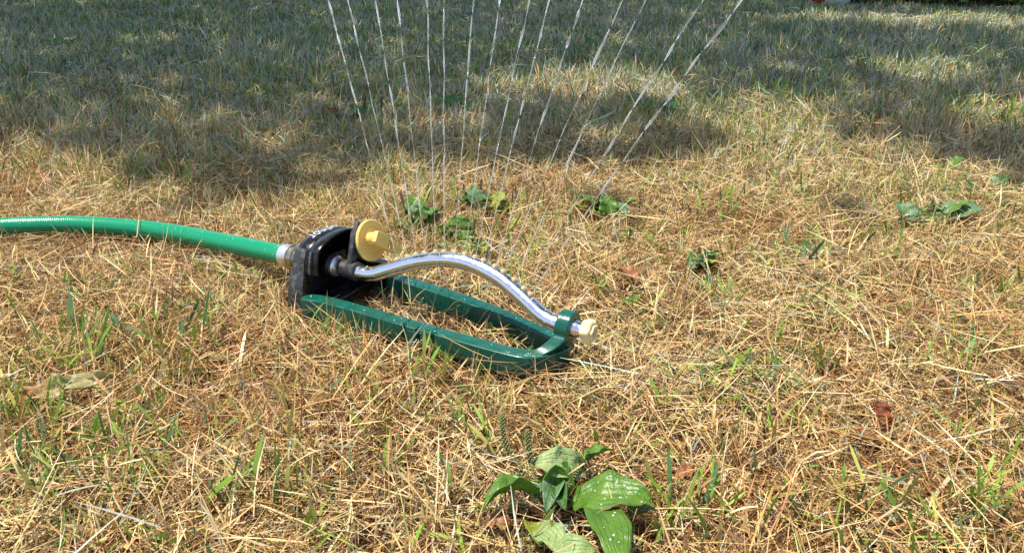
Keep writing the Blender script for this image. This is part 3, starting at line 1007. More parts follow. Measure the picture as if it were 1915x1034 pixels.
# motor block and base cross piece inside, carrying both rails
def box(c, sx, sy, sz):
    fn = lambda x, y, t: L(c[0] + x * sx / 2, c[1] + y * sy / 2, c[2] + t * sz / 2)
    return prism([(-1, -1), (1, -1), (1, 1), (-1, 1)], fn, -1, 1)


mesh_obj('motor_block', join(box((-0.025, 0.003, 0.034), 0.021, 0.068, 0.050), lathe(L(-0.012, 0, AXH), AX, [(0, 0.016), (0.007, 0.016)], 30), lathe(L(-0.006, 0, AXH), AX, [(0, 0.0145), (0.001, 0.0145), (0.002, 0.0135)], 30)), M_black, spr, bevel=0.002, autosmooth=R(40))
mesh_obj('cross_piece', join(box((0.006, 0.0, 0.0155), 0.028, 0.098, 0.012), box((0.026, 0.043, 0.030), 0.036, 0.014, 0.034)), M_black, spr, bevel=0.002, autosmooth=R(40))

# dial ---------------------------------------------------------------
TU = R(13)
DN = (AX * math.cos(TU) + Vector((0, 0, math.sin(TU)))).normalized()
DU = (-AX * math.sin(TU) + Vector((0, 0, math.cos(TU)))).normalized()
DC = L(0.031, 0.0275, 0.0795)
mesh_obj('dial_housing', lathe(DC - DN * 0.014, DN, [(0, 0.021), (0.002, 0.0235), (0.0095, 0.0243), (0.0105, 0.0243), (0.011, 0.0215)], 48), M_grime, spr, autosmooth=R(35))
dial = mesh_obj('dial', lathe(DC, DN, [(-0.0028, 0.0225), (-0.0018, 0.0248), (0.0008, 0.0248), (0.0018, 0.0238), (0.0018, 0.0165), (0.0012, 0.0162), (0.0012, 0.0157), (0.0019, 0.0153), (0.0019, 0.004)], 64), M_yellow, spr, autosmooth=R(30))


def dial_handle():
    boss = lathe(DC + DU * 0.0035 - VX * 0.004, DN, [(0.001, 0.0078), (0.0175, 0.0072), (0.0185, 0.0062)], 28)
    # lever: in the dial's plane, pointing down and away, with a rectangular slot
    ld = (VX * 0.76 - DU * 0.65).normalized(); lp = DN.cross(ld).normalized()
    c = DC + DU * 0.0035 - VX * 0.004
    outer = [(-0.0068, -0.0068), (0.002, -0.0078), (0.020, -0.0078), (0.033, -0.0064), (0.0395, -0.004), (0.0415, 0.0), (0.0395, 0.004), (0.033, 0.0064), (0.020, 0.0078), (0.002, 0.0078), (-0.0068, 0.0068)]
    hole = [(0.0165, -0.0046), (0.0255, -0.0042), (0.0255, 0.0042), (0.0165, 0.0046)]
    bm = bmesh.new()
    lay = []
    for h in (0.0130, 0.0188):
        fn = lambda x, y: c + ld * x + lp * y + DN * (h - max(0, x) * (0.10 if h > 0.01 else -0.02))
        lay.append(([bm.verts.new(fn(x, y)) for x, y in outer], [bm.verts.new(fn(x, y)) for x, y in hole]))
    for j, cnt in ((0, len(outer)), (1, len(hole))):
        for k in range(cnt):
            bm.faces.new([lay[0][j][k], lay[0][j][(k + 1) % cnt], lay[1][j][(k + 1) % cnt], lay[1][j][k]])
    for h in (0, 1):
        es = []
        for j, cnt in ((0, len(outer)), (1, len(hole))):
            es += [bm.edges.get((lay[h][j][k], lay[h][j][(k + 1) % cnt])) for k in range(cnt)]
        bmesh.ops.triangle_fill(bm, use_beauty=True, edges=es)
    bm.verts.index_update()
    g = ([v.co.copy() for v in bm.verts], [tuple(v.index for v in f.verts) for f in bm.faces]); bm.free()
    return join(boss, g)


mesh_obj('handle', dial_handle(), M_yellow, dial, bevel=0.0008, segs=2, autosmooth=R(40))

# connecting link from the dial housing to the bar socket
def link_arm():
    p = [L(0.018, 0.022, 0.1015), L(0.0205, 0.0165, 0.096), L(0.022, 0.008, 0.084), L(0.0225, 0.002, 0.069), L(0.0225, -0.001, 0.054), L(0.0225, -0.001, 0.040)]
    pts = catmull(p, 5)
    V, Fc = [], []
    for i, q in enumerate(pts):
        d = (pts[min(i + 1, len(pts) - 1)] - pts[max(i - 1, 0)]).normalized()
        s = d.cross(AX).normalized()
        for (x, y) in ((-0.0048, -0.0032), (0.0048, -0.0032), (0.0048, 0.0032), (-0.0048, 0.0032)):
            V.append(q + s * x + AX * y)
    for i in range(len(pts) - 1):
        for k in range(4):
            Fc.append((i * 4 + k, i * 4 + (k + 1) % 4, (i + 1) * 4 + (k + 1) % 4, (i + 1) * 4 + k))
    Fc.append((0, 1, 2, 3)); Fc.append(tuple((len(pts) - 1) * 4 + k for k in (3, 2, 1, 0)))
    return V, Fc


mesh_obj('link_arm', link_arm(), M_grime, spr, bevel=0.001, autosmooth=R(50))


# lettering along the crown of the housing, tops of the letters to the front rim
def lettering():
    cu = bpy.data.curves.new('lettering', 'FONT')
    cu.body = 'melnor'; cu.size = 1.0; cu.extrude = 0.0; cu.offset = 0.004; cu.space_character = 1.12
    cu.resolution_u = 4
    tmp = bpy.data.objects.new('tmp_text', cu); scene.collection.objects.link(tmp)
    bpy.context.view_layer.update()
    dg = bpy.context.evaluated_depsgraph_get()
    me = bpy.data.meshes.new_from_object(tmp.evaluated_get(dg))
    bpy.data.objects.remove(tmp)
    bm = bmesh.new(); bm.from_mesh(me)
    bmesh.ops.subdivide_edges(bm, edges=bm.edges, cuts=2, use_grid_fill=True)
    bmesh.ops.triangulate(bm, faces=bm.faces)
    xs = [v.co.x for v in bm.verts]; x0, x1 = min(xs), max(xs)
    pr = [Vector((v, w, 0)) for v, w in arch_profile(0.25, -0.0004)]
    cum = [0]
    for i in range(1, len(pr)): cum.append(cum[-1] + (pr[i] - pr[i - 1]).length)

    def at(s):
        for i in range(1, len(pr)):
            if cum[i] >= s:
                f = (s - cum[i - 1]) / (cum[i] - cum[i - 1]); return pr[i - 1].lerp(pr[i], f)
        return pr[-1]
    # start and end of the word along the arch: the word starts near the crown and runs down to the hose side
    s_start = min(cum[i] for i in range(len(pr)) if pr[i].x > 0.038)
    s_end = min(cum[i] for i in range(len(pr)) if pr[i].x > -0.0115)
    profs = [[Vector((p, q, 0)) for p, q in arch_profile(k / 20, -0.0005)] for k in range(21)]
    V = []
    for v in bm.verts:
        f = (v.co.x - x0) / (x1 - x0)
        s_ = s_start + (s_end - s_start) * f
        a = -0.0348 + v.co.y * 0.0225
        t = (a - A_REAR) / (A_FRONT - A_REAR)
        pa = profs[max(0, min(20, int(round(t * 20))))]
        cm = [0]
        for i in range(1, len(pa)): cm.append(cm[-1] + (pa[i] - pa[i - 1]).length)
        q = None
        for i in range(1, len(pa)):
            if cm[i] >= s_:
                q = pa[i - 1].lerp(pa[i], (s_ - cm[i - 1]) / (cm[i] - cm[i - 1])); break
        V.append(L(a, q.x, q.y))
    Fc = [tuple(v.index for v in f.verts) for f in bm.faces]
    bm.free()
    return V, Fc


mesh_obj('lettering', lettering(), M_white, spr)

# ------------------------------------------------------------------ hose
def hose():
    root = empty('garden_hose', Vector((hose_path[30].x, hose_path[30].y, 0)))
    tag(root, 'bright green garden hose lying on the grass and joined to the black sprinkler housing', 'hose')
    n = 28; r = 0.0122
    V, Fc = tube(hose_path, r, n)
    uvs = []
    s = 0
    for i, p in enumerate(hose_path):
        if i: s += (hose_path[i] - hose_path[i - 1]).length
        for k in range(n):
            uvs.append((s * 2.0, abs(k / n - 0.5) * 2 * math.pi * r * 2.0))
    mesh_obj('tubing', (V, Fc), M_hose, root, uvs=uvs)
    e = hose_path[-1]; d = (L(-0.038, -0.004, 0.05) - hose_path[-3]).normalized()
    mesh_obj('crimp_sleeve', lathe(e - d * 0.004, d, [(0, 0.0133), (0.001, 0.0142), (0.010, 0.0142), (0.0105, 0.0132), (0.0115, 0.0132), (0.012, 0.014), (0.014, 0.014), (0.0145, 0.012)], 32), M_steel, root, autosmooth=R(35))
    mesh_obj('coupling_nut', lathe(e + d * 0.0105, d, [(0, 0.0115), (0.001, 0.0152), (0.003, 0.0158), (0.004, 0.0148), (0.0075, 0.0148), (0.0085, 0.0158), (0.0115, 0.0158), (0.013, 0.0142), (0.022, 0.0135), (0.03, 0.0135)], 36, 12, 0.02), M_brass, root, autosmooth=R(35))
    return root, d


hose_root, hose_d = hose()


def droplets(path, r, n, parent, upspread, seed, rmin=0.0004, rmax=0.0011, lo=0.0, hi=1.0):
    rng = random.Random(seed)
    V, Fc = [], []
    for _ in range(n):
        i = int(rng.uniform(lo, hi) * (len(path) - 2)); t = rng.random()
        p = path[i].lerp(path[i + 1], t); d = (path[i + 1] - path[i]).normalized()
        side = d.cross(Vector((0, 0, 1))).normalized(); up = side.cross(d)
        a = rng.gauss(0, upspread)
        nrm = up * math.cos(a) + side * math.sin(a)
        rd = rng.uniform(rmin, rmax)
        q = p + nrm * (r - rd * 0.15)
        g = lathe(q, nrm, [(0, rd), (rd * .35, rd * .92), (rd * .65, rd * .6), (rd * .78, rd * .15)], 8)
        k = len(V); V += g[0]; Fc += [tuple(j + k for j in f) for f in g[1]]
    tag(mesh_obj('water_drops', (V, Fc), M_drop, parent), kind='stuff')


droplets(bar_path, BR, 80, spr, 1.0, 5, rmax=0.0009, lo=0.12, hi=0.95)
droplets(hose_path, 0.0122, 80, hose_root, 0.9, 6, rmax=0.0009, lo=0.4)


rgd = random.Random(12)
V, Fc = [], []
for _ in range(60):
    i = rgd.randint(4, len(rail_path) - 6)
    d = (rail_path[i + 1] - rail_path[i]).normalized()
    q = rail_path[i].lerp(rail_path[i + 1], rgd.random()) + Vector((d.y, -d.x, 0)) * rgd.uniform(-.0062, .0062)
    rd = rgd.uniform(.0003, .0009)
    g = lathe(q, (0, 0, 1), [(-.0002, rd), (rd * .3, rd * .95), (rd * .6, rd * .6), (rd * .7, rd * .1)], 8)
    k = len(V); V += g[0]; Fc += [tuple(j + k for j in f) for f in g[1]]
tag(mesh_obj('water_drops', (V, Fc), M_drop, spr), kind='stuff')


# ------------------------------------------------------------------ leaves and small plants
def leaf_geo(base, tip, width, arch=0.01, roll=0.0, fold=0.15, wave=0.0, petiole=0.18, nu=9, nv=16, lobes=None, seed=0, tipw=0.5, curl=0.0):
    base = Vector(base); tip = Vector(tip)
    rng = random.Random(seed)
    d = tip - base; Ln = d.length; dn = d.normalized()
    up = Vector((0, 0, 1)); up = (up - dn * up.dot(dn))
    if up.length < 1e-4: up = Vector((0, 1, 0))
    up.normalize()
    up = Matrix.Rotation(roll, 3, dn) @ up
    side = dn.cross(up)
    ph = rng.uniform(0, 6.28)
    V, Fc, UV = [], [], []
    for j in range(nv + 1):
        t = j / nv
        c = base + d * t + up * (arch * 4 * t * (1 - t))
        c += up * (-curl * t * t)
        if t < petiole:
            w = width * 0.07
            w += width * 0.25 * max(0, (t - petiole * 0.6) / (petiole * 0.4)) ** 2
        else:
            u = (t - petiole) / (1 - petiole)
            w = width * 0.5 * max(0.0, math.sin(math.pi * min(1, u ** 0.78) ** 1.0)) ** 0.62
            w = max(w, width * 0.32 * (1 - u) ** 2 if u < 0.3 else 0.0, width * 0.01)
            if lobes: w *= 0.55 + 0.45 * abs(math.sin(u * math.pi * lobes + 0.4)) ** 0.7
        for i in range(nu):
            x = 2 * i / (nu - 1) - 1
            f = abs(x)
            z = fold * w * f ** 1.3 + 1.6 * wave * math.sin(t * 17 + ph + x * 2.0) * f * (0.3 + t) + 0.5 * wave * math.sin(t * 31 + ph * 2 + x * 5.0)
            V.append(c + side * (x * w) + up * z)
            UV.append((0.5 + 0.5 * x, t))
    for j in range(nv):
        for i in range(nu - 1):
            k = j * nu + i
            Fc.append((k, k + 1, k + nu + 1, k + nu))
    return (V, Fc), UV


def leaf(parent, base, tip, width, mat, label=None, name='leaf', **kw):
    g, uv = leaf_geo(base, tip, width, **kw)
    o = mesh_obj(name, g, mat, parent, uvs=uv)
    sd = o.modifiers.new('thick', 'SOLIDIFY'); sd.thickness = 0.0005; sd.offset = 0
    if label: o['label'] = label
    return o


def spike(parent, base, tip, bend=0.0, r=0.0024, frac=0.5, mat=None, seed=0):
    """flower stalk: bare stem, then a rod of small packed knobs"""
    rng = random.Random(seed)
    base = Vector(base); tip = Vector(tip)
    mid = base.lerp(tip, 0.5) + Vector((bend, 0, 0))
    path = catmull([base, mid, tip], 12)
    g = tube(path, [0.0008] * len(path), 6)
    V, Fc = list(g[0]), list(g[1])
    n0 = int(len(path) * (1 - frac))
    head = path[n0:]
    ln = sum((head[i + 1] - head[i]).length for i in range(len(head) - 1))
    cnt = int(ln / 0.00042)
    for k in range(cnt):
        t = k / cnt * (len(head) - 1); i = min(int(t), len(head) - 2)
        p = head[i].lerp(head[i + 1], t - i); d = (head[i + 1] - head[i]).normalized()
        u = d.orthogonal().normalized(); a = k * 2.399
        s = Matrix.Rotation(a, 3, d) @ u
        rr_ = r * (0.95 if k / cnt < 0.8 else 0.95 - (k / cnt - 0.8) * 2.2)
        b = lathe(p + s * rr_ * 0.35, (s + d * 0.5), [(0, 0.0005), (rr_ * .3, r * 0.42), (rr_ * .7, r * 0.36), (rr_ * .95, r * .12)], 5)
        o = len(V); V += b[0]; Fc += [tuple(j + o for j in f) for f in b[1]]
    return mesh_obj('flower_spike', (V, Fc), mat or M_spike, parent)


def leaf_drops(verts, n, seed, lo=0.3, hi=0.95):
    rng = random.Random(seed)
    V, Fc = [], []
    for _ in range(n):
        j = int(rng.uniform(lo, hi) * 16); i = rng.randint(1, 6)
        k = j * 9 + i
        q = verts[k].lerp(verts[k + 10], rng.random()).lerp(verts[k + 1], rng.random() * .5)
        nn = (verts[k + 1] - verts[k]).cross(verts[k + 9] - verts[k]).normalized()
        if nn.z < 0: nn = -nn
        rd = rng.uniform(.0004, .0010)
        g = lathe(q, nn, [(0, rd), (rd * .4, rd * .9), (rd * .7, rd * .55), (rd * .82, rd * .1)], 8)
        k = len(V); V += g[0]; Fc += [tuple(j + k for j in f) for f in g[1]]
    return V, Fc


# broad plantain in the foreground
p0 = P(1045, 930, 0)
pl = empty('plantain', (p0.x, p0.y, 0))
tag(pl, 'large broad-leaved plantain in the foreground with seed spikes, in front of the sprinkler', 'plant', 'plantain weeds in the lawn')
leaf(pl, P(1062, 945, 0.015), P(1222, 932, 0.033), .036, M_leaf, arch=.008, roll=R(8), fold=.3, wave=.0016, petiole=.12, seed=1)
leaf(pl, P(1170, 960, 0.013), P(1226, 945, 0.019), .016, M_leaf, arch=.002, roll=R(-5), fold=.1, petiole=.1, seed=21)
leaf(pl, P(1108, 950, 0.019), P(1160, 1075, 0.033), .031, M_leaf, arch=.013, roll=R(-8), fold=.2, wave=.0010, petiole=.05, seed=2, tipw=.6)
leaf(pl, P(1015, 938, 0.017), P(905, 948, 0.025), .028, M_leaf, arch=.011, roll=R(28), fold=.75, wave=.001, petiole=.1, seed=3)
leaf(pl, P(1095, 880, 0.021), P(992, 866, 0.037), .026, M_leaf_pale, arch=.008, roll=R(-34), fold=.25, wave=.0016, petiole=.08, seed=4, label='pale yellow green leaf turned up at the back')
leaf(pl, P(1080, 885, 0.019), P(1145, 840, 0.037), .024, M_leaf, arch=.004, roll=R(-30), fold=.5, wave=.001, petiole=.1, seed=5)
leaf(pl, P(1040, 935, 0.015), P(1040, 868, 0.041), .026, M_leaf, arch=-.004, roll=R(10), fold=.8, petiole=.15, seed=6)
leaf(pl, P(1052, 925, 0.015), P(1060, 860, 0.039), .016, M_leaf_dark, arch=.0, roll=R(-30), fold=.5, petiole=.1, seed=61)
leaf(pl, P(1045, 905, 0.019), P(1022, 958, 0.021), .016, M_leaf_grey, arch=.006, roll=R(0), fold=1.1, petiole=.1, seed=7)
leaf(pl, P(1050, 915, 0.019), P(1058, 955, 0.023), .014, M_leaf_dark, arch=.006, roll=R(20), fold=1.0, petiole=.1, seed=71)
leaf(pl, P(1010, 905, 0.019), P(1000, 935, 0.023), .010, M_leaf_grey, arch=.003, roll=R(0), fold=.9, petiole=.1, seed=72)
leaf(pl, P(1000, 985, 0.011), P(1068, 1042, 0.019), .021, M_leaf_pale, arch=.006, roll=R(10), fold=.25, wave=.0015, petiole=.05, seed=8, label='pale wilted leaf lying low at the front')
leaf(pl, P(1035, 1040, 0.013), P(1115, 1030, 0.021), .022, M_leaf_pale, arch=.006, roll=R(20), fold=.3, wave=.0008, petiole=.05, seed=9)
leaf(pl, P(990, 975, 0.010), P(1010, 1020, 0.017), .018, M_leaf_yellow, arch=.003, roll=R(-20), fold=.2, petiole=.05, seed=91)
for q, (az, ln, w_, m_) in enumerate(((.4, .03, .02, M_leaf_dark), (1.6, .034, .018, M_leaf), (2.5, .03, .02, M_leaf_dark), (3.5, .026, .015, M_leaf), (4.3, .024, .014, M_leaf_dark), (5.6, .024, .014, M_leaf))):
    b = Vector((p0.x, p0.y, .004))
    leaf(pl, b, b + Vector((math.cos(az) * ln * .75, math.sin(az) * ln * .75, ln * .7)), w_, m_, arch=.006, roll=.2 * (-1) ** q, fold=.7, wave=.0012, petiole=.2, seed=40 + q)
spike(pl, P(1010, 915, .006), P(938, 772, .050), -.010, .0026, .55, seed=1)
spike(pl, P(1012, 925, .006), P(986, 803, .047), -.003, .0025, .52, seed=2)
spike(pl, P(1088, 842, .030), P(1058, 915, .028), .002, .0024, .55, seed=3)
spike(pl, P(1072, 935, .004), P(1090, 815, .045), .003, .0012, .2, mat=M_spike_dry, seed=4)
V, Fc = [], []
for (b_, t_, w_, kw, n, sd) in ((P(1062, 945, .015), P(1222, 932, .033), .036, dict(arch=.008, roll=R(8), fold=.3, wave=.0016, petiole=.12, seed=1), 12, 1),
                                (P(1108, 950, .019), P(1160, 1075, .033), .031, dict(arch=.013, roll=R(-8), fold=.2, wave=.0010, petiole=.05, seed=2), 10, 2)):
    lg, _uv = leaf_geo(b_, t_, w_, **kw)
    g = leaf_drops([Vector(v) for v in lg[0]], n, sd)
    k = len(V); V += g[0]; Fc += [tuple(j + k for j in f) for f in g[1]]
tag(mesh_obj('water_drops', (V, Fc), M_drop, pl), kind='stuff')

MATS = dict(h=M_leaf_shade_lift, g=M_leaf, d=M_leaf_dark, p=M_leaf_pale, s=M_leaf_grey, y=M_leaf_yellow, b=M_brown_leaf, r=M_red_leaf)


def weed(px, py, label, leaves, spikes=()):
    c = P(px, py, 0)
    r = empty('plantain', (c.x, c.y, 0))
    tag(r, label, 'plant', 'plantain weeds in the lawn')
    for i, (bx, by, bz, tx, ty, tz, w, m, roll, fold) in enumerate(leaves):
        while ty < by - 5 and tz > .006 and P(tx, ty, tz + .008).y < P(bx, by, bz + .005).y + .006: tz -= .002
        leaf(r, P(bx, by, bz + .005), P(tx, ty, tz + .008), w * 1.35, MATS[m], arch=.004, roll=R(roll), fold=fold, wave=.0012, petiole=.1, seed=int(px + i))
    if py > 300 and len(leaves) > 4:            # smaller leaves filling the rosette
        rg = random.Random(int(px))
        for q in range(11):
            az = rg.uniform(0, 6.28); ln = rg.uniform(.018, .034)
            b = Vector((c.x + rg.gauss(0, .012), c.y + rg.gauss(0, .008), .006))
            leaf(r, b, b + Vector((math.cos(az) * ln * .7, math.sin(az) * ln * .7, ln * rg.uniform(.5, 1.0))), rg.uniform(.014, .024), MATS[rg.choice('ggghhsy')], arch=.004, roll=rg.uniform(-.4, .4), fold=rg.uniform(.2, .8), wave=.0014, petiole=.12, seed=q)
    for (bx, by, bz, tx, ty, tz, m) in spikes:
        spike(r, P(bx, by, bz), P(tx, ty, tz), 0, .0024, .6, mat=M_spike if m == 'g' else M_spike_dry, seed=int(tx))


weed(790, 425, 'leafy plantain clump behind the yellow dial with green upright leaves', [
    (785, 425, .003, 768, 366, .028, .028, 'g', 15, .3), (790, 425, .003, 832, 388, .02, .026, 'g', -20, .4), (783, 425, .003, 756, 392, .02, .022, 's', 30, .3),
    (788, 425, .003, 808, 400, .02, .022, 's', 0, .6), (775, 438, .003, 722, 428, .014, .022, 's', 20, .3), (792, 425, .003, 790, 385, .03, .022, 'g', 0, .4)],
    [(770, 430, .004, 748, 358, .05, 'b')])
weed(850, 455, 'bright green plantain just above the crest of the spray bar', [
    (862, 448, .003, 852, 402, .032, .030, 'g', -10, .2), (855, 452, .003, 822, 440, .014, .026, 'g', 20, .3), (865, 462, .003, 862, 432, .024, .026, 'g', 0, .4),
    (850, 470, .003, 812, 462, .012, .024, 'p', 10, .3), (870, 470, .003, 880, 455, .018, .024, 'g', 0, .3), (900, 478, .003, 916, 456, .02, .02, 'y', 0, .4), (895, 478, .003, 890, 452, .02, .024, 'g', 10, .3)],
    [(880, 465, .004, 888, 408, .045, 'g')])
weed(900, 392, 'plantain with a grey green leaf and a yellow leaf, farther back behind the spray bar', [
    (896, 392, .003, 882, 352, .028, .028, 's', 10, .2), (925, 395, .003, 948, 360, .028, .026, 'y', 0, .3), (915, 397, .003, 960, 385, .014, .024, 'y', 20, .3), (880, 390, .003, 850, 378, .012, .022, 's', 20, .3), (925, 398, .003, 900, 392, .01, .018, 'y', 20, .3)],
    [(898, 385, .004, 900, 335, .04, 'b')])
weed(1135, 410, 'plantain with a dark upright leaf and a pale curled leaf, beside a bare soil patch', [
    (1137, 412, .003, 1137, 366, .034, .022, 'g', 0, .5), (1155, 414, .003, 1165, 378, .026, .034, 's', -10, .3), (1115, 405, .003, 1068, 387, .018, .026, 'y', 20, .2),
    (1115, 395, .003, 1080, 366, .024, .022, 'g', 10, .3), (1110, 405, .003, 1130, 400, .012, .02, 'g', 10, .3), (1172, 416, .003, 1184, 385, .022, .012, 'r', 0, .4), (1165, 416, .003, 1178, 398, .014, .016, 'g', 0, .4)],
    [(1122, 400, .004, 1121, 362, .036, 'b')])
weed(1750, 415, 'plantain at the right with one long pointed grey green leaf and a seed spike', [
    (1750, 418, .003, 1838, 388, .022, .034, 's', 6, .45), (1752, 416, .003, 1815, 378, .03, .018, 'g', -10, .3), (1700, 420, .003, 1676, 380, .024, .028, 's', 0, .5), (1705, 418, .003, 1715, 385, .022, .016, 'd', 0, .3),
    (1728, 422, .003, 1718, 412, .012, .018, 's', 0, .3), (1738, 418, .003, 1747, 405, .014, .014, 'g', 0, .3)],
    [(1737, 415, .004, 1745, 372, .038, 'g'), (1732, 418, .004, 1737, 385, .03, 'g')])
weed(1775, 320, 'single curved plantain leaf standing at the edge of the shade on the right', [(1774, 325, .003, 1802, 293, .034, .022, 'g', -10, .3), (1778, 322, .003, 1790, 308, .018, .016, 'd', -10, .3)])
weed(1850, 360, 'low plantain at the right with a dark leaf and a broken pale leaf', [
    (1855, 352, .003, 1885, 332, .018, .03, 'd', -10, .3), (1858, 356, .003, 1888, 348, .014, .03, 's', 0, .3), (1820, 362, .003, 1818, 342, .022, .028, 's', 0, .2), (1826, 362, .003, 1832, 342, .02, .012, 'b', 0, .2)])
weed(1310, 510, 'small curled plantain with red brown tips in the middle of the dry grass', [
    (1305, 500, .003, 1290, 482, .018, .016, 'g', 0, .4), (1308, 505, .003, 1318, 478, .022, .014, 'r', 0, .4), (1305, 500, .003, 1316, 498, .012, .014, 's', 0, .3), (1320, 545, .003, 1303, 530, .012, .016, 'g', 0, .3), (1322, 545, .003, 1332, 532, .012, .016, 'y', 0, .4), (1325, 535, .003, 1330, 512, .018, .008, 'g', 0, .3)],
    [(1305, 505, .003, 1308, 462, .03, 'b')])
weed(1225, 210, 'plantain in dappled light behind the sprinkler with yellow and dark glossy leaves', [
    (1210, 215, .004, 1190, 178, .05, .045, 's', 0, .2), (1215, 215, .004, 1200, 195, .03, .045, 'g', 10, .3), (1222, 216, .004, 1228, 200, .02, .035, 'y', 0, .3), (1245, 214, .004, 1272, 200, .025, .045, 'd', 0, .4), (1250, 216, .004, 1262, 188, .035, .04, 'd', 0, .3)])
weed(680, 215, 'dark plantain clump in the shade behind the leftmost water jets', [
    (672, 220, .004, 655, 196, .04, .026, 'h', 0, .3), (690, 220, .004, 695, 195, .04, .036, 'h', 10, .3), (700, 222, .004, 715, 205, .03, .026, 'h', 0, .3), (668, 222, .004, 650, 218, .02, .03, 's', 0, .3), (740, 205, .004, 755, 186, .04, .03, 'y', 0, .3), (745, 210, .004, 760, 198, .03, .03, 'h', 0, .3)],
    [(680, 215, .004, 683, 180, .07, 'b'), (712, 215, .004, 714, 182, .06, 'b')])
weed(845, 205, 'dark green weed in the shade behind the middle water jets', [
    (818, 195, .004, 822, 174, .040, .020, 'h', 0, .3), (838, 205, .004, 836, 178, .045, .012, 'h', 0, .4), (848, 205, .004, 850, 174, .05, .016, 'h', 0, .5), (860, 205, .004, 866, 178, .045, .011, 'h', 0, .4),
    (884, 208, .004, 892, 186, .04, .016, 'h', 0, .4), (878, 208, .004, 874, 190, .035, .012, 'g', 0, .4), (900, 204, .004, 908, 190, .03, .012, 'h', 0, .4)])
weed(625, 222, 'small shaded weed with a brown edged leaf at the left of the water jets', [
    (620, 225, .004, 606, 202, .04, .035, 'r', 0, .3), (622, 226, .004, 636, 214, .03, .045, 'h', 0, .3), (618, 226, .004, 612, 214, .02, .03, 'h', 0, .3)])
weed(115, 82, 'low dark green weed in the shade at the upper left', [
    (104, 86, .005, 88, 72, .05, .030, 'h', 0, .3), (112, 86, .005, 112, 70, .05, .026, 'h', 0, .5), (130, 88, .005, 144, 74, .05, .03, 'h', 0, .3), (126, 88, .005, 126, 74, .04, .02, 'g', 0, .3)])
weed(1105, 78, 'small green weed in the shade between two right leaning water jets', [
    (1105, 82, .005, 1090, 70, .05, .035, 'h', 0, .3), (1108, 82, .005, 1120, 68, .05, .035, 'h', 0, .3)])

# fallen leaves ------------------------------------------------------
def fallen(label, base, tip, width, mat, **kw):
    g, uv = leaf_geo(base, tip, width, **kw)
    c = (Vector(base) + Vector(tip)) / 2
    o = mesh_obj('fallen_leaf', g, mat, uvs=uv, loc=c)
    sd = o.modifiers.new('thick', 'SOLIDIFY'); sd.thickness = 0.0005; sd.offset = 0
    tag(o, label, 'fallen leaf', 'fallen tree leaves')


fallen('long lobed fallen leaf, olive with an orange end, on the grass at the left', P(22, 754, .016), P(212, 704, .032), .025, M_dead_leaf, arch=.004, roll=R(26), fold=.5, wave=.0028, petiole=.06, lobes=3.6, seed=3, nv=36)
fallen('small orange brown curled leaf on dry grass right of the spray bar', P(1148, 505, .022), P(1192, 535, .016), .026, M_brown_leaf, arch=.006, roll=R(-10), fold=.5, wave=.002, petiole=.02, seed=5)
fallen('curled red brown leaf standing on edge at the lower right', P(1640, 750, .03), P(1664, 800, .012), .013, M_red_leaf, arch=.004, roll=R(40), fold=.9, wave=.002, petiole=.02, seed=6)
fallen('flat dull brown leaf half buried beside the red brown curled leaf', P(1592, 808, .012), P(1645, 822, .010), .018, M_brown_leaf, arch=.002, roll=R(0), fold=.2, petiole=.02, seed=7)
fallen('brown dry leaf scrap right of the foreground plantain', P(1268, 890, .012), P(1302, 880, .014), .014, M_brown_leaf, arch=.003, roll=R(10), fold=.4, wave=.002, petiole=.02, seed=8)
fallen('brown leaf in the left of the foreground plantain', P(905, 975, .010), P(960, 985, .012), .014, M_brown_leaf, arch=.003, roll=R(10), fold=.4, wave=.002, petiole=.02, seed=9)
fallen('reddish leaf scrap behind the spray bar among the plantains', P(920, 420, .012), P(945, 405, .018), .012, M_red_leaf, arch=.003, roll=R(0), fold=.3, petiole=.02, seed=10)

# bare dark soil patches
def soil_patch(px, py, rx, ry, seed):
    rng = random.Random(seed)
    c = P(px, py, 0)
    V = [Vector((c.x, c.y, height(c.x, c.y) + 0.013))]
    n = 30
    for ring in (0.5, 1.0):
        for k in range(n):
            a = 2 * math.pi * k / n
            q = ring * (1 + rng.uniform(-.2, .2))
            x = c.x + rx * q * math.cos(a); y = c.y + ry * q * math.sin(a)
            V.append(Vector((x, y, float(height(x, y)) + (0.012 if ring < 1 else -0.006) + rng.uniform(-.003, .003))))
    Fc = [(0, 1 + k, 1 + (k + 1) % n) for k in range(n)] + [(1 + k, 1 + n + k, 1 + n + (k + 1) % n, 1 + (k + 1) % n) for k in range(n)]
    o = mesh_obj('soil_patch', (V, Fc), M_soil)
    tag(o, kind='structure')


soil_patch(1170, 424, .038, .012, 1)
soil_patch(780, 412, .035, .014, 2)
soil_patch(945, 990, .028, .012, 3)

# ------------------------------------------------------------------ far lawn edge
bed = [(1.60, 4.60), (2.2, 4.50), (3.0, 4.46), (5.5, 4.4), (5.5, 9.0), (-6, 9.0), (-6, 7.2), (1.2, 5.6)]
o = mesh_obj('soil_bed', prism(bed, lambda x, y, t: Vector((x, y, t)), -0.01, 0.03), M_soil, smooth=False); tag(o, kind='structure')
pp = P(1541, 17, 0.0)
pot = empty('planter', (pp.x, pp.y + 0.12, 0))
tag(pot, 'rounded pale planter with a red patch at the far edge of the lawn', 'planter')
mesh_obj('bowl', lathe((pp.x + 0.035, pp.y + 0.04, -0.005), (0, 0, 1), [(0, .06), (.01, .085), (.04, .105), (.09, .12), (.15, .115), (.19, .10), (.2, .09), (.19, .08), (.12, .07)], 40), M_stone, pot)
mesh_obj('red_band', lathe((pp.x - 0.045, pp.y - 0.025, 0.03), (0, 0, 1), [(0, .02), (.012, .035), (.04, .042), (.07, .035), (.09, .02)], 24), M_red, pot)


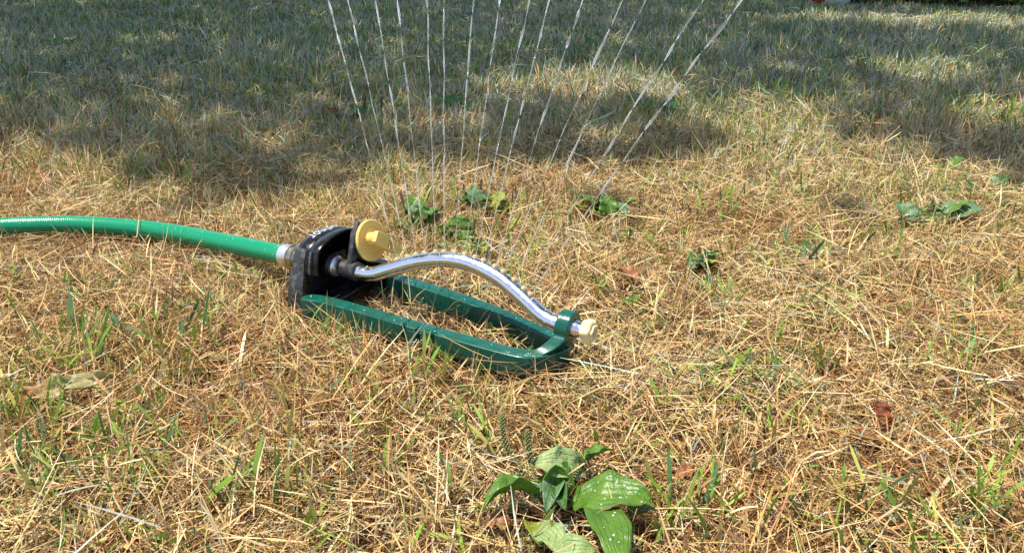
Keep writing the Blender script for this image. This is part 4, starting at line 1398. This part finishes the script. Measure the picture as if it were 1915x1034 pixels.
def shrub(x, y, r, h, n, label, seed):
    rng = np.random.default_rng(seed)
    root = empty('shrub', (x, y, 0)); tag(root, label, 'shrub', 'shrubs in the bed at the far lawn edge')
    a = rng.uniform(0, 2 * np.pi, n); el = rng.uniform(0.05, 1.4, n); q = rng.random(n) ** 0.45
    lx = x + np.cos(a) * np.cos(el) * r * q; ly = y + np.sin(a) * np.cos(el) * r * q; lz = np.sin(el) * h * q + 0.02
    col = mixcol(['green', 'deep', 'deep'], np.array([.4, 1, 1.0]), n)
    V, Fc, Cc = blades(lx, ly, lz, rng.uniform(0, 2 * np.pi, n), rng.uniform(.03, .07, n), rng.normal(.2, .5, n), rng.normal(-.3, .4, n), rng.uniform(.018, .036, n), col, rng.normal(0, .7, n), rng.normal(0, .3, n), segs=3, taper=.1)
    me = bpy.data.meshes.new('leaves'); me.from_pydata((V - np.array([x, y, 0])).tolist(), [], Fc.tolist())
    at = me.color_attributes.new('Col', 'FLOAT_COLOR', 'POINT')
    at.data.foreach_set('color', np.concatenate([Cc, np.ones((len(Cc), 1))], 1).astype(np.float32).ravel())
    me.materials.append(M_grass)
    f = bpy.data.objects.new('foliage', me); f.parent = root; scene.collection.objects.link(f)
    g = ([], [])
    rr_ = random.Random(seed)
    for k in range(7):
        aa = rr_.uniform(0, 6.28); qq = rr_.uniform(.2, .8)
        g = join(g, tube([(x, y, 0), (x + .5 * r * qq * math.cos(aa), y + .5 * r * qq * math.sin(aa), h * .4), (x + r * qq * math.cos(aa), y + r * qq * math.sin(aa), h * .85)], [.006, .004, .002], 6))
    mesh_obj('stem', g, M_bark, root)


shrub(1.98, 4.60, .20, .24, 900, 'small dark shrub just right of the pale planter', 1)
shrub(2.34, 4.56, .25, .3, 1200, 'leafy green shrub second from the left in the far bed', 2)
shrub(2.76, 4.54, .25, .28, 1200, 'leafy dark shrub second from the right in the far bed', 3)
shrub(3.16, 4.52, .27, .3, 1200, 'rightmost shrub of the far bed beside the sunlit lawn strip', 4)

# ------------------------------------------------------------------ shade tree (stands beyond the frame, its crown shades the far lawn)
# sunlit places on the ground, in photo pixels: (x, y, half width, half height, strength)
LIT = [(1100, 168, 230, 30, .97), (1420, 235, 130, 60, .9), (1480, 300, 200, 70, .95), (1330, 350, 400, 50, 1), (1600, 355, 270, 66, .95), (1780, 440, 380, 90, 1),
       (900, 348, 300, 44, 1), (40, 336, 240, 62, 1), (190, 425, 330, 60, .9), (950, 750, 2200, 335, 1.2), (1740, 142, 130, 24, .97), (1860, 228, 110, 30, .97), (1570, 40, 130, 13, .9),
       (1800, 47, 190, 16, 1), (1860, 105, 90, 10, .8), (520, 368, 330, 40, .45), (330, 240, 560, 50, .2), (760, 130, 260, 50, .12), (1650, 230, 200, 60, .2)]


def lit_amount(x, y):
    d = y * C_ + CAM_H * S_
    px = 957.5 + F_PX * x / d
    py = 517 - F_PX * (y * S_ - CAM_H * C_) / d
    out = np.zeros_like(x)
    for (cx, cy, rx, ry, s) in LIT:
        q = ((px - cx) / rx) ** 2 + ((py - cy) / ry) ** 2
        out = np.maximum(out, s * np.clip(1.6 * (1.25 - q), 0, 1))
    return np.clip(out, 0, 1)


def tree():
    root = empty('shade_tree', (-4.2, 4.0, 0))
    tag(root, 'leafy tree beside the lawn whose crown throws the dappled shade', 'tree')
    n = 27000
    gx = RNG.uniform(-4.3, 4.3, n); gy = RNG.uniform(1.2, 6.6, n)
    lit = lit_amount(gx, gy)
    keep = RNG.random(n) > lit * 1.03
    gx, gy = gx[keep], gy[keep]; n = len(gx)
    H = RNG.uniform(4.0, 5.4, n)
    x = gx - SHX * H; y = gy - SHY * H
    c = np.array([.06, .13, .03])[None] * RNG.uniform(.7, 1.4, n)[:, None]
    Ln = RNG.uniform(.07, .13, n)
    V, Fc, Cc = blades(x, y, H, RNG.uniform(0, 2 * np.pi, n), Ln, RNG.normal(.1, .5, n), RNG.normal(-.3, .4, n), Ln * .62, c, RNG.normal(0, .5, n), RNG.normal(0, .3, n), segs=3, taper=.1)
    me = bpy.data.meshes.new('crown'); me.from_pydata((V - np.array([-4.2, 4.0, 0])).tolist(), [], Fc.tolist())
    at = me.color_attributes.new('Col', 'FLOAT_COLOR', 'POINT')
    at.data.foreach_set('color', np.concatenate([Cc, np.ones((len(Cc), 1))], 1).astype(np.float32).ravel())
    me.materials.append(M_grass)
    f = bpy.data.objects.new('crown', me); f.parent = root; scene.collection.objects.link(f)
    g = tube(catmull([(-4.2, 4.0, -.1), (-4.15, 4.02, 1.4), (-4.0, 4.05, 2.8), (-3.6, 4.1, 4.0), (-3.0, 4.2, 5.0)], 6), [.2 - .12 * k / 24 for k in range(25)], 12)
    rr_ = random.Random(4)
    tr = mesh_obj('trunk', g, M_bark, root)
    lim = ([], [])
    for k in range(9):
        tx = rr_.uniform(-3.5, 2.5); ty = rr_.uniform(2.6, 7.0)
        lim = join(lim, tube(catmull([(-4.0, 4.06, 3.0), (-3.9 + (tx + 3.9) * .45, 4.06 + (ty - 4.06) * .5, 4.2 + rr_.uniform(0, .4)), (tx, ty, 4.6 + rr_.uniform(-.3, .4))], 8), [.07 - .06 * j / 16 for j in range(17)], 8))
    mesh_obj('branch', lim, M_bark, root)


tree()
